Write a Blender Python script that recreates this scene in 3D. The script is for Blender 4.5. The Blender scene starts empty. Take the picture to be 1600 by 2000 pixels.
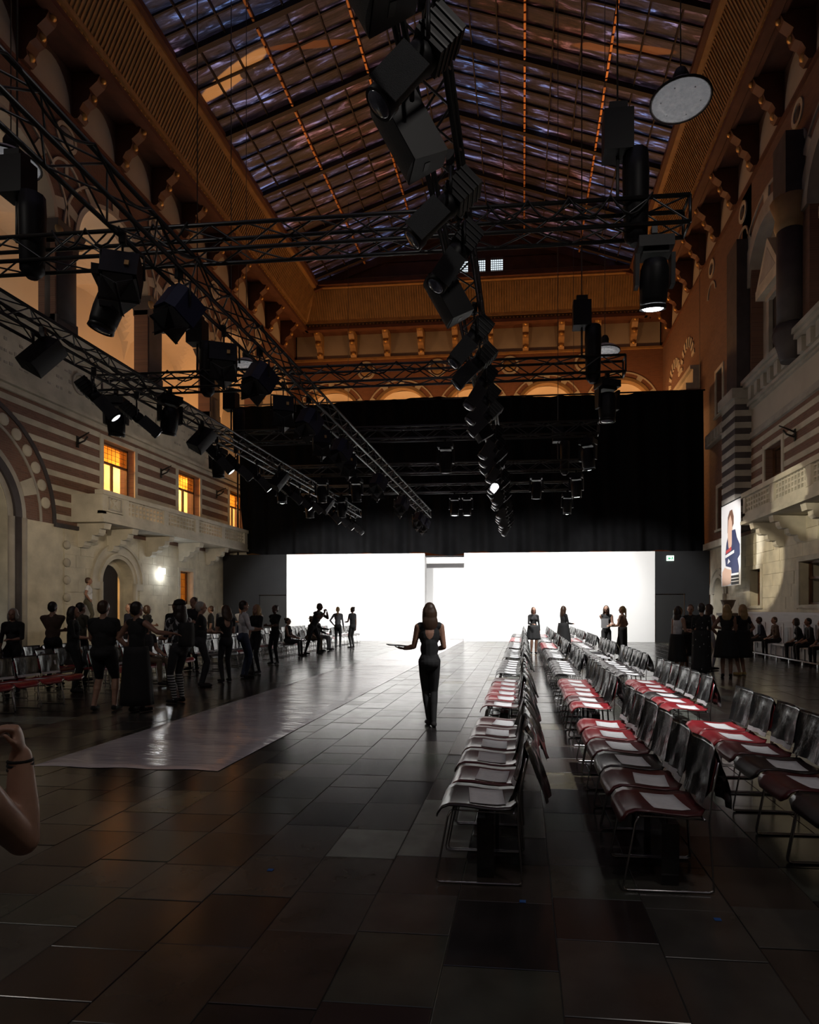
import bpy, math, random
import numpy as np
from mathutils import Vector, Matrix, Euler

random.seed(11)
PI = math.pi
scene = bpy.context.scene
C = scene.collection

# ------------------------------------------------------------------ camera
EYE = 1.6
YAW = math.radians(5.5)
FPX = 1200.0
PPX = 1022 - FPX * math.tan(YAW)
PPY = 1190.0
cam_data = bpy.data.cameras.new('camera')
cam_data.sensor_width = 36.0
cam_data.sensor_fit = 'AUTO'
cam_data.lens = FPX / 2000.0 * 36.0
cam_data.shift_x = -(PPX - 800) / 2000.0
cam_data.shift_y = (PPY - 1000) / 2000.0
cam_data.clip_start = 0.05
cam_data.clip_end = 300
cam = bpy.data.objects.new('camera', cam_data)
cam.location = (0, 0, EYE)
cam.rotation_euler = (PI / 2, 0, YAW)
C.objects.link(cam)
scene.camera = cam

# ------------------------------------------------------------------ view, world
scene.view_settings.view_transform = 'Standard'
scene.view_settings.look = 'None'
scene.view_settings.exposure = 0.0
scene.view_settings.gamma = 1.0
scene.view_settings.use_curve_mapping = False
try:
    scene.cycles.use_denoising = True
    scene.cycles.max_bounces = 6
    scene.cycles.diffuse_bounces = 3
    scene.cycles.glossy_bounces = 3
    scene.cycles.transmission_bounces = 4
    scene.cycles.transparent_max_bounces = 6
    scene.cycles.sample_clamp_indirect = 4.0
    scene.cycles.caustics_reflective = False
    scene.cycles.caustics_refractive = False
except Exception:
    pass

world = bpy.data.worlds.new('overcast_sky')
scene.world = world
world.use_nodes = True
wn = world.node_tree.nodes
wn['Background'].inputs[0].default_value = (0.80, 0.92, 1.0, 1)
wn['Background'].inputs[1].default_value = 1.4

# ------------------------------------------------------------------ lights
LIGHTS = []
def aim(o, target):
    d = Vector(target) - o.location
    o.rotation_euler = d.to_track_quat('-Z', 'Y').to_euler()
def spot(name, loc, target, watts, angle, color=(1, 1, 1), blend=0.35, radius=0.07):
    l = bpy.data.lights.new(name, 'SPOT'); l.energy = watts; l.color = color
    l.spot_size = math.radians(angle); l.spot_blend = blend; l.shadow_soft_size = radius
    o = bpy.data.objects.new(name, l); o.location = loc; aim(o, target); C.objects.link(o); return o
def point(name, loc, watts, color=(1, 1, 1), radius=0.12):
    l = bpy.data.lights.new(name, 'POINT'); l.energy = watts; l.color = color; l.shadow_soft_size = radius
    o = bpy.data.objects.new(name, l); o.location = loc; C.objects.link(o); return o

WHITE = (1.0, 0.985, 0.96)
COOL = (0.93, 0.97, 1.0)
WARM = (1.0, 0.47, 0.17)
CREAM = (1.0, 0.80, 0.56)
# washes on the white set wall, thrown from the far ends of the trusses
for i, (x, y, tx) in enumerate(((-9.6, 24.0, -10.2), (-8.0, 23.0, -8.0), (-5.5, 23.0, -5.6), (-2.5, 23.0, -2.4), (0.7, 23.0, 1.0), (3.3, 24.0, 4.6))):
    spot('wash_lamp', (x, y, 4.75), (tx, 30.6, 1.7), 1900, 74, WHITE, 0.45, 0.12)
# runway and chair light, moving heads at the truss ends
spot('chair_lamp', (1.45, 6.85, 4.84), (1.1, 8.6, 0.3), 1050, 92, WHITE, 1.0, 0.10)
spot('chair_lamp', (1.55, 14.9, 4.84), (0.9, 13.6, 0.3), 1500, 76, WHITE, 0.6, 0.10)
spot('chair_lamp', (1.55, 18.7, 4.84), (0.2, 19.6, 0.3), 1700, 84, WHITE, 0.6, 0.10)
spot('chair_lamp', (1.55, 21.8, 4.84), (0.0, 25.4, 0.3), 1600, 84, WHITE, 0.6, 0.10)
spot('runway_lamp', (-2.2, 21.8, 4.8), (-4.2, 25.5, 0.0), 1600, 70, WHITE, 0.6, 0.10)
for y, w in ((13.3, 350), (17.2, 500), (20.3, 600), (23.3, 700)):
    spot('front_row_lamp', (-0.95, y, 4.85), (-2.0, y + 1.3, 0.0), w, 66, WHITE, 0.7, 0.10)
spot('runway_lamp', (-0.7, 16.2, 4.9), (-3.6, 20.5, 0.0), 650, 60, WHITE, 0.6, 0.10)
# heads turned to the side walls
spot('wall_lamp', (-8.1, 11.1, 4.8), (-15.6, 23.5, 3.0), 1250, 60, CREAM, 0.8, 0.10)
spot('wall_lamp', (-8.0, 15.0, 4.8), (-15.6, 27.5, 5.4), 520, 60, CREAM, 0.8, 0.10)
spot('wall_lamp', (-7.3, 7.6, 4.75), (-15.6, 20.5, 8.2), 420, 46, CREAM, 0.9, 0.10)
spot('wall_lamp', (1.75, 11.4, 4.8), (9.0, 21.5, 7.0), 650, 66, CREAM, 0.9, 0.10)
spot('wall_lamp', (1.85, 18.9, 4.8), (9.0, 23.9, 3.2), 2000, 22, (1, 0.86, 0.62), 0.35, 0.05)
spot('wall_lamp', (1.85, 15.1, 4.8), (7.9, 19.0, 5.0), 1100, 18, (1, 0.9, 0.66), 0.35, 0.05)
spot('banner_lamp', (1.85, 22.0, 4.8), (8.3, 25.6, 4.4), 2600, 30, (1, 0.98, 0.95), 0.5, 0.05)
# added fill lamps, out of view, brightening the open floor
for x in (2.5, -9.2):
    spot('fill_lamp', (x, 0.7, 9.3), (x * 0.8, 1.6, 0), 230, 150, (1.0, 0.93, 0.86), 0.6, 0.3)
# warm lamps standing behind the black curtain
for x in (-12.5, -7.0, -1.5, 4.0, 7.6):
    point('end_wall_lamp', (x, 37.9, 12.6), 330, WARM, 0.25)
# lamps of the upper gallery
for y, w, c in ((12.0, 24, (1, .9, .76)), (17.1, 34, (1, .88, .72)), (22.2, 56, (1.0, .68, .44)), (27.3, 110, (1.0, .52, .24)), (32.4, 140, (1.0, .5, .22)), (37.5, 150, WARM)):
    point('gallery_lamp', (-18.0, y, 12.4), w, c, 0.15)
for x in (-12.0, -8.0, -3.4, 1.4, 6.2):
    point('gallery_lamp', (x, 43.3, 12.2), 120, WARM, 0.15)
# rooms behind the small windows
for y in (22.6, 27.6, 32.6):
    point('room_lamp', (-17.9, y, 7.9), 420, (1.0, 0.55, 0.2), 0.15)
point('room_lamp', (-17.8, 21.3, 2.9), 160, (1.0, 0.52, 0.15), 0.15)
point('room_lamp', (-17.5, 27.9, 2.9), 260, (1.0, 0.55, 0.2), 0.15)

# ------------------------------------------------------------------ materials
MATS = {}
def mat(name, color, rough=0.6, metal=0.0, var=0.0, scale=4.0, bump=0.0, bscale=60.0, spec=0.5, emit=None, coat=0.0, stretch=(1, 1, 1)):
    m = bpy.data.materials.new(name); m.use_nodes = True
    nt = m.node_tree; b = nt.nodes['Principled BSDF']
    b.inputs['Base Color'].default_value = (*color, 1)
    b.inputs['Roughness'].default_value = rough
    b.inputs['Metallic'].default_value = metal
    b.inputs['Specular IOR Level'].default_value = spec
    if coat: b.inputs['Coat Weight'].default_value = coat; b.inputs['Coat Roughness'].default_value = 0.12
    if emit:
        b.inputs['Emission Color'].default_value = (*emit[0], 1); b.inputs['Emission Strength'].default_value = emit[1]
    if var or bump:
        tc = nt.nodes.new('ShaderNodeTexCoord'); mp = nt.nodes.new('ShaderNodeMapping')
        mp.inputs['Scale'].default_value = stretch
        nt.links.new(tc.outputs['Object'], mp.inputs['Vector'])
        if var:
            n = nt.nodes.new('ShaderNodeTexNoise'); n.inputs['Scale'].default_value = scale; n.inputs['Detail'].default_value = 6
            nt.links.new(mp.outputs[0], n.inputs['Vector'])
            r = nt.nodes.new('ShaderNodeValToRGB')
            r.color_ramp.elements[0].position = 0.3; r.color_ramp.elements[1].position = 0.7
            r.color_ramp.elements[0].color = (*[c * (1 - var) for c in color], 1)
            r.color_ramp.elements[1].color = (*[min(1, c * (1 + var)) for c in color], 1)
            nt.links.new(n.outputs['Fac'], r.inputs[0]); nt.links.new(r.outputs[0], b.inputs['Base Color'])
        if bump:
            n2 = nt.nodes.new('ShaderNodeTexNoise'); n2.inputs['Scale'].default_value = bscale; n2.inputs['Detail'].default_value = 4
            nt.links.new(mp.outputs[0], n2.inputs['Vector'])
            bp = nt.nodes.new('ShaderNodeBump'); bp.inputs['Strength'].default_value = bump; bp.inputs['Distance'].default_value = 0.02
            nt.links.new(n2.outputs['Fac'], bp.inputs['Height']); nt.links.new(bp.outputs[0], b.inputs['Normal'])
    MATS[name] = m
    return m

def brick_mat(name, c1, c2, mortar, vec='yz', rough=0.8):
    m = bpy.data.materials.new(name); m.use_nodes = True
    nt = m.node_tree; b = nt.nodes['Principled BSDF']; b.inputs['Roughness'].default_value = rough
    tc = nt.nodes.new('ShaderNodeTexCoord'); sp = nt.nodes.new('ShaderNodeSeparateXYZ'); cb = nt.nodes.new('ShaderNodeCombineXYZ')
    nt.links.new(tc.outputs['Object'], sp.inputs[0])
    nt.links.new(sp.outputs['XYZ'.index(vec[0].upper())], cb.inputs[0]); nt.links.new(sp.outputs['XYZ'.index(vec[1].upper())], cb.inputs[1])
    br = nt.nodes.new('ShaderNodeTexBrick')
    br.inputs['Color1'].default_value = (*c1, 1); br.inputs['Color2'].default_value = (*c2, 1); br.inputs['Mortar'].default_value = (*mortar, 1)
    br.inputs['Scale'].default_value = 1.0; br.inputs['Brick Width'].default_value = 0.24; br.inputs['Row Height'].default_value = 0.075
    br.inputs['Mortar Size'].default_value = 0.006
    nt.links.new(cb.outputs[0], br.inputs['Vector']); nt.links.new(br.outputs['Color'], b.inputs['Base Color'])
    bp = nt.nodes.new('ShaderNodeBump'); bp.inputs['Strength'].default_value = 0.4; bp.inputs['Distance'].default_value = 0.01; bp.invert = True
    nt.links.new(br.outputs['Fac'], bp.inputs['Height']); nt.links.new(bp.outputs[0], b.inputs['Normal'])
    MATS[name] = m
    return m

mat('ashlar', (0.52, 0.48, 0.38), 0.85, var=0.18, scale=2.0, bump=0.25, bscale=25)
mat('stone', (0.46, 0.43, 0.36), 0.85, var=0.2, scale=1.5, bump=0.2, bscale=30)
mat('grey_stone', (0.33, 0.31, 0.28), 0.85, var=0.2, scale=1.5, bump=0.2, bscale=30)
mat('dark_stone', (0.045, 0.038, 0.042), 0.7, var=0.25, scale=2)
brick_mat('brick', (0.17, 0.085, 0.06), (0.13, 0.065, 0.05), (0.16, 0.12, 0.09))
brick_mat('brick_end', (0.20, 0.085, 0.05), (0.16, 0.07, 0.045), (0.2, 0.12, 0.08), 'xz')
mat('plaster', (0.62, 0.56, 0.48), 0.9, var=0.05, scale=0.6)
mat('plain_plaster', (0.40, 0.36, 0.31), 0.9, var=0.08, scale=0.8)
mat('cove_wood', (0.26, 0.17, 0.08), 0.6, var=0.25, scale=2.0)
mat('gilt_wood', (0.34, 0.20, 0.085), 0.45, var=0.2, scale=3.0)
mat('gold', (0.60, 0.36, 0.12), 0.35, 0.6, var=0.15, scale=8)
mat('red_wood', (0.11, 0.045, 0.028), 0.6, var=0.25, scale=2.0)
mat('roof_bar', (0.030, 0.020, 0.018), 0.6)
mat('copper_bar', (0.75, 0.36, 0.13), 0.35, 0.5)
mat('black_metal', (0.012, 0.012, 0.014), 0.42, 0.3)
mat('truss_metal', (0.085, 0.087, 0.09), 0.36, 0.9)
mat('case_black', (0.007, 0.007, 0.009), 0.5, var=0.3, scale=6, spec=0.3)
mat('blue_case', (0.012, 0.016, 0.05), 0.45)
mat('grille', (0.035, 0.038, 0.042), 0.6, bump=0.6, bscale=220)
mat('bare_metal', (0.45, 0.46, 0.47), 0.35, 0.8)
mat('lens_dark', (0.10, 0.12, 0.18), 0.12, 0.0, var=0.4, scale=18, coat=0.6)
mat('lens_lit', (0.9, 0.9, 0.9), 0.3, emit=((0.93, 0.98, 1.0), 14.0))
mat('lens_dim', (0.7, 0.7, 0.7), 0.3, emit=((0.93, 0.98, 1.0), 1.3))
mat('chrome', (0.42, 0.41, 0.43), 0.2, 1.0)
mat('seat_red', (0.30, 0.020, 0.028), 0.34, var=0.25, scale=5, stretch=(1, 6, 1), coat=0.25)
mat('seat_wine', (0.085, 0.014, 0.017), 0.34, var=0.3, scale=5, stretch=(1, 6, 1), coat=0.25)
mat('seat_black', (0.022, 0.015, 0.016), 0.34, var=0.3, scale=5, stretch=(1, 6, 1), coat=0.25)
mat('paper', (0.80, 0.80, 0.82), 0.8, var=0.05, scale=30)
mat('bag_plastic', (0.018, 0.019, 0.020), 0.24, bump=0.55, bscale=8, coat=0.5, stretch=(1, 2.2, 0.8))
mat('bag_strip', (0.55, 0.54, 0.55), 0.6)
mat('bag_lining', (0.030, 0.022, 0.05), 0.5)
mat('set_white', (0.86, 0.86, 0.85), 0.85, var=0.02, scale=0.5)
mat('set_black', (0.006, 0.0065, 0.008), 0.8, var=0.2, scale=2)
mat('set_door', (0.007, 0.007, 0.007), 0.7)
mat('curtain', (0.0045, 0.0045, 0.005), 0.95, var=0.2, scale=3, spec=0.1)
mat('tape_blue', (0.02, 0.10, 0.35), 0.6)
mat('tape_white', (0.75, 0.8, 0.9), 0.6)
mat('cable_black', (0.008, 0.008, 0.008), 0.6)
mat('steel_rope', (0.10, 0.10, 0.10), 0.5, 0.5)
mat('iron', (0.012, 0.011, 0.010), 0.6)
mat('window_wood', (0.10, 0.045, 0.02), 0.55, var=0.3, scale=4)
mat('dark_room', (0.02, 0.014, 0.013), 0.9)
mat('room_wall', (0.72, 0.60, 0.40), 0.9, var=0.08, scale=1)
mat('room_red', (0.42, 0.10, 0.04), 0.8)
mat('sconce', (0.9, 0.9, 0.9), 0.5, emit=((0.93, 0.95, 1.0), 6.0))
mat('globe', (0.9, 0.9, 0.9), 0.5, emit=((1.0, 0.72, 0.32), 9.0))
mat('exit_green', (0.75, 0.9, 0.8), 0.5, emit=((0.75, 1.0, 0.85), 1.6))
mat('sign_mark', (0.02, 0.35, 0.14), 0.5, emit=((0.05, 0.5, 0.2), 0.6))
mat('dish_white', (0.72, 0.72, 0.73), 0.35, var=0.08, scale=3)
mat('dish_glass', (0.6, 0.6, 0.61), 0.25, var=0.75, scale=9, emit=((0.80, 0.80, 0.84), 0.14))
mat('dish_bulb', (0.25, 0.25, 0.26), 0.3, var=0.5, scale=12)
mat('bench_white', (0.62, 0.62, 0.64), 0.5)
mat('wainscot', (0.50, 0.50, 0.52), 0.6, var=0.05, scale=2)
mat('podium', (0.10, 0.07, 0.05), 0.5)
mat('poster_white', (0.88, 0.87, 0.88), 0.5)
mat('poster_navy', (0.03, 0.04, 0.11), 0.6)
mat('poster_skin', (0.72, 0.48, 0.36), 0.6)
mat('poster_hair', (0.18, 0.09, 0.06), 0.6)
mat('poster_red', (0.55, 0.06, 0.06), 0.6)
mat('poster_black', (0.01, 0.01, 0.012), 0.6)
# people
for n, c in dict(skin_a=(0.42, 0.24, 0.17), skin_b=(0.30, 0.16, 0.11), skin_c=(0.10, 0.05, 0.035), hair_dark=(0.020, 0.012, 0.010), hair_brown=(0.055, 0.028, 0.016), hair_blond=(0.38, 0.25, 0.11),
                 hair_grey=(0.34, 0.32, 0.29), cloth_black=(0.010, 0.010, 0.011), cloth_charcoal=(0.025, 0.025, 0.028), cloth_white=(0.62, 0.63, 0.66), cloth_navy=(0.012, 0.014, 0.03), cloth_denim=(0.04, 0.055, 0.10),
                 cloth_khaki=(0.16, 0.12, 0.08), cloth_green=(0.06, 0.25, 0.12), cloth_grey=(0.16, 0.16, 0.17), cloth_brown=(0.08, 0.05, 0.035), cloth_olive=(0.07, 0.065, 0.045), leather=(0.012, 0.010, 0.010), sole=(0.35, 0.34, 0.32), gold_sandal=(0.45, 0.33, 0.12), eye_dark=(0.01, 0.008, 0.008), lips=(0.25, 0.06, 0.05)).items():
    mat(n, c, 0.45 if n.startswith(('skin', 'hair')) else 0.85, var=0.15 if not n.startswith('eye') else 0, scale=12)
def print_mat(name, base, fleck, scale, lo, hi, stretch=(1, 1, 1), voronoi=False):
    m = mat(name, base, 0.8); nt = m.node_tree; b = nt.nodes['Principled BSDF']
    tc = nt.nodes.new('ShaderNodeTexCoord'); mp = nt.nodes.new('ShaderNodeMapping'); mp.inputs['Scale'].default_value = stretch
    nt.links.new(tc.outputs['Object'], mp.inputs[0])
    n = nt.nodes.new('ShaderNodeTexVoronoi' if voronoi else 'ShaderNodeTexNoise'); n.inputs['Scale'].default_value = scale
    nt.links.new(mp.outputs[0], n.inputs['Vector'])
    r = nt.nodes.new('ShaderNodeValToRGB'); r.color_ramp.elements[0].position = lo; r.color_ramp.elements[1].position = hi
    cols = (fleck, base) if voronoi else (base, fleck)
    r.color_ramp.elements[0].color = (*cols[0], 1); r.color_ramp.elements[1].color = (*cols[1], 1)
    nt.links.new(n.outputs[0], r.inputs[0]); nt.links.new(r.outputs[0], b.inputs['Base Color'])
    return m
print_mat('cloth_print', (0.012, 0.012, 0.014), (0.42, 0.42, 0.43), 16, 0.52, 0.60, (1, 1, 0.6))
print_mat('cloth_fleck', (0.010, 0.010, 0.012), (0.60, 0.60, 0.62), 11, 0.10, 0.16, (1.6, 1.6, 0.7), True)
print_mat('cloth_leaf', (0.03, 0.06, 0.05), (0.25, 0.5, 0.33), 14, 0.48, 0.58)
def stripe_mat(name, a, b_, freq, axis=2):
    m = mat(name, a, 0.8); nt = m.node_tree; b = nt.nodes['Principled BSDF']
    tc = nt.nodes.new('ShaderNodeTexCoord'); w = nt.nodes.new('ShaderNodeTexWave'); w.bands_direction = 'XYZ'[axis]; w.inputs['Scale'].default_value = freq
    nt.links.new(tc.outputs['Object'], w.inputs['Vector'])
    r = nt.nodes.new('ShaderNodeValToRGB'); r.color_ramp.interpolation = 'CONSTANT'; r.color_ramp.elements[1].position = 0.6
    r.color_ramp.elements[0].color = (*a, 1); r.color_ramp.elements[1].color = (*b_, 1)
    nt.links.new(w.outputs['Fac'], r.inputs[0]); nt.links.new(r.outputs[0], b.inputs['Base Color'])
stripe_mat('sock_stripe', (0.012, 0.012, 0.012), (0.5, 0.5, 0.5), 7.0)

# floor stones: several colours of the same worn, polished limestone
def floor_mat(name, color, rough):
    m = mat(name, color, rough, var=0.28, scale=3.0)
    nt = m.node_tree; b = nt.nodes['Principled BSDF']
    tc = nt.nodes.new('ShaderNodeTexCoord')
    n = nt.nodes.new('ShaderNodeTexNoise'); n.inputs['Scale'].default_value = 5; n.inputs['Detail'].default_value = 8
    nt.links.new(tc.outputs['Object'], n.inputs['Vector'])
    mr = nt.nodes.new('ShaderNodeMapRange'); mr.inputs['To Min'].default_value = rough - 0.03; mr.inputs['To Max'].default_value = rough + 0.05
    nt.links.new(n.outputs['Fac'], mr.inputs[0]); nt.links.new(mr.outputs[0], b.inputs['Roughness'])
    bp = nt.nodes.new('ShaderNodeBump'); bp.inputs['Strength'].default_value = 0.025; bp.inputs['Distance'].default_value = 0.01
    n2 = nt.nodes.new('ShaderNodeTexNoise'); n2.inputs['Scale'].default_value = 4.0; n2.inputs['Detail'].default_value = 9; n2.inputs['Roughness'].default_value = 0.6
    nt.links.new(tc.outputs['Object'], n2.inputs['Vector']); nt.links.new(n2.outputs['Fac'], bp.inputs['Height']); nt.links.new(bp.outputs[0], b.inputs['Normal'])
    return name
FLOOR_MATS = [floor_mat('floor_grey', (0.060, 0.056, 0.050), 0.19), floor_mat('floor_green', (0.056, 0.059, 0.048), 0.18), floor_mat('floor_brown', (0.046, 0.036, 0.030), 0.20),
              floor_mat('floor_red', (0.030, 0.022, 0.021), 0.20), floor_mat('floor_buff', (0.12, 0.103, 0.066), 0.22), floor_mat('floor_pale', (0.16, 0.17, 0.15), 0.22), floor_mat('floor_dark', (0.024, 0.021, 0.021), 0.18)]
mat('joint', (0.035, 0.032, 0.03), 0.6)

# dark plastic film stretched over the glass roof: lets a little daylight through
def film_mat():
    m = bpy.data.materials.new('roof_film'); m.use_nodes = True
    nt = m.node_tree; nt.nodes.clear()
    out = nt.nodes.new('ShaderNodeOutputMaterial'); add = nt.nodes.new('ShaderNodeAddShader')
    tr = nt.nodes.new('ShaderNodeBsdfTranslucent'); gl = nt.nodes.new('ShaderNodeBsdfPrincipled')
    gl.inputs['Base Color'].default_value = (0.03, 0.026, 0.03, 1); gl.inputs['Roughness'].default_value = 0.35
    geo = nt.nodes.new('ShaderNodeNewGeometry')
    mp = nt.nodes.new('ShaderNodeMapping'); mp.inputs['Scale'].default_value = (0.32, 2.0, 0.32); mp.inputs['Rotation'].default_value = (0, 0, 0.25)
    nt.links.new(geo.outputs['Position'], mp.inputs[0])
    n = nt.nodes.new('ShaderNodeTexNoise'); n.inputs['Scale'].default_value = 1.9; n.inputs['Detail'].default_value = 10; n.inputs['Roughness'].default_value = 0.7; n.inputs['Distortion'].default_value = 0.6
    nt.links.new(mp.outputs[0], n.inputs['Vector'])
    r = nt.nodes.new('ShaderNodeValToRGB'); e = r.color_ramp.elements
    e[0].position = 0.40; e[0].color = (0.030, 0.024, 0.030, 1); e[1].position = 0.70; e[1].color = (0.75, 0.80, 1.0, 1)
    k = r.color_ramp.elements.new(0.55); k.color = (0.13, 0.115, 0.14, 1)
    nt.links.new(n.outputs['Fac'], r.inputs[0])
    n2 = nt.nodes.new('ShaderNodeTexNoise'); n2.inputs['Scale'].default_value = 0.22; n2.inputs['Detail'].default_value = 3
    nt.links.new(geo.outputs['Position'], n2.inputs['Vector'])
    r2 = nt.nodes.new('ShaderNodeValToRGB'); e = r2.color_ramp.elements
    e[0].position = 0.36; e[0].color = (1.0, 0.50, 0.34, 1); e[1].position = 0.62; e[1].color = (0.85, 0.98, 1.15, 1)
    k = r2.color_ramp.elements.new(0.47); k.color = (0.85, 0.68, 0.70, 1)
    nt.links.new(n2.outputs['Fac'], r2.inputs[0])
    mx = nt.nodes.new('ShaderNodeMix'); mx.data_type = 'RGBA'; mx.blend_type = 'MULTIPLY'; mx.inputs[0].default_value = 1
    nt.links.new(r.outputs[0], mx.inputs[6]); nt.links.new(r2.outputs[0], mx.inputs[7])
    # warm reflections painted into the film colour as tan and brown ellipses
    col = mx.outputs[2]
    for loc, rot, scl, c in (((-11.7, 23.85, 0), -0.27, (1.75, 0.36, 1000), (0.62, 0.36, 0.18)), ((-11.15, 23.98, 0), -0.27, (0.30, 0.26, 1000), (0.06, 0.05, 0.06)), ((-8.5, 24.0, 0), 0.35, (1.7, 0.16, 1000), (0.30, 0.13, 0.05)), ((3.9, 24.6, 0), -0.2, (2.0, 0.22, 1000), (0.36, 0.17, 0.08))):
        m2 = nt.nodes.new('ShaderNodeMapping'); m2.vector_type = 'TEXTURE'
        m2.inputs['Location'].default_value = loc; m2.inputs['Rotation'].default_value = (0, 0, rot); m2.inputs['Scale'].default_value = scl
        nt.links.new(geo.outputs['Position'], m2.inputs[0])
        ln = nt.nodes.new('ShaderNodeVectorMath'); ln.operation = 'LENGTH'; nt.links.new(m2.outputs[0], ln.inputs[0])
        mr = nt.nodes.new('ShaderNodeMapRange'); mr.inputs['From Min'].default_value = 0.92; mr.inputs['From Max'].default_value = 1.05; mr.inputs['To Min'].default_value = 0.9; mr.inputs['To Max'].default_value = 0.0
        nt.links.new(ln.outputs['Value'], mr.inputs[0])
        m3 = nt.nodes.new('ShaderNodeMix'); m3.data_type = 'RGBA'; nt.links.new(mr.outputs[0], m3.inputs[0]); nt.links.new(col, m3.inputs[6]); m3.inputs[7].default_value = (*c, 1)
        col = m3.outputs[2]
    nt.links.new(col, tr.inputs['Color'])
    bp = nt.nodes.new('ShaderNodeBump'); bp.inputs['Strength'].default_value = 0.5; bp.inputs['Distance'].default_value = 0.05
    nt.links.new(n.outputs['Fac'], bp.inputs['Height']); nt.links.new(bp.outputs[0], gl.inputs['Normal'])
    nt.links.new(tr.outputs[0], add.inputs[0]); nt.links.new(gl.outputs[0], add.inputs[1]); nt.links.new(add.outputs[0], out.inputs[0])
    MATS['roof_film'] = m
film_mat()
def glass_mat(name, tint=(1, 1, 1), gloss=0.10):
    m = bpy.data.materials.new(name); m.use_nodes = True
    nt = m.node_tree; nt.nodes.clear()
    out = nt.nodes.new('ShaderNodeOutputMaterial'); mx = nt.nodes.new('ShaderNodeMixShader'); mx.inputs[0].default_value = gloss
    t = nt.nodes.new('ShaderNodeBsdfTransparent'); t.inputs[0].default_value = (*tint, 1)
    g = nt.nodes.new('ShaderNodeBsdfGlossy'); g.inputs['Roughness'].default_value = 0.05
    nt.links.new(t.outputs[0], mx.inputs[1]); nt.links.new(g.outputs[0], mx.inputs[2]); nt.links.new(mx.outputs[0], out.inputs[0])
    MATS[name] = m
glass_mat('window_glass'); glass_mat('amber_glass', (0.95, 0.75, 0.42))

# glossy white plastic runway sheet with creases
def plastic_sheet():
    m = mat('runway_plastic', (0.74, 0.70, 0.74), 0.17, spec=0.6, coat=0.5); nt = m.node_tree; b = nt.nodes['Principled BSDF']
    tc = nt.nodes.new('ShaderNodeTexCoord'); mp = nt.nodes.new('ShaderNodeMapping'); mp.inputs['Scale'].default_value = (0.8, 3.2, 1); mp.inputs['Rotation'].default_value = (0, 0, 0.3)
    nt.links.new(tc.outputs['Object'], mp.inputs[0])
    n = nt.nodes.new('ShaderNodeTexNoise'); n.inputs['Scale'].default_value = 2.2; n.inputs['Detail'].default_value = 5; n.inputs['Distortion'].default_value = 1.2
    nt.links.new(mp.outputs[0], n.inputs['Vector'])
    bp = nt.nodes.new('ShaderNodeBump'); bp.inputs['Strength'].default_value = 0.35; bp.inputs['Distance'].default_value = 0.03
    nt.links.new(n.outputs['Fac'], bp.inputs['Height']); nt.links.new(bp.outputs[0], b.inputs['Normal'])
    nt.links.new(bp.outputs[0], b.inputs['Coat Normal'])
plastic_sheet()

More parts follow.
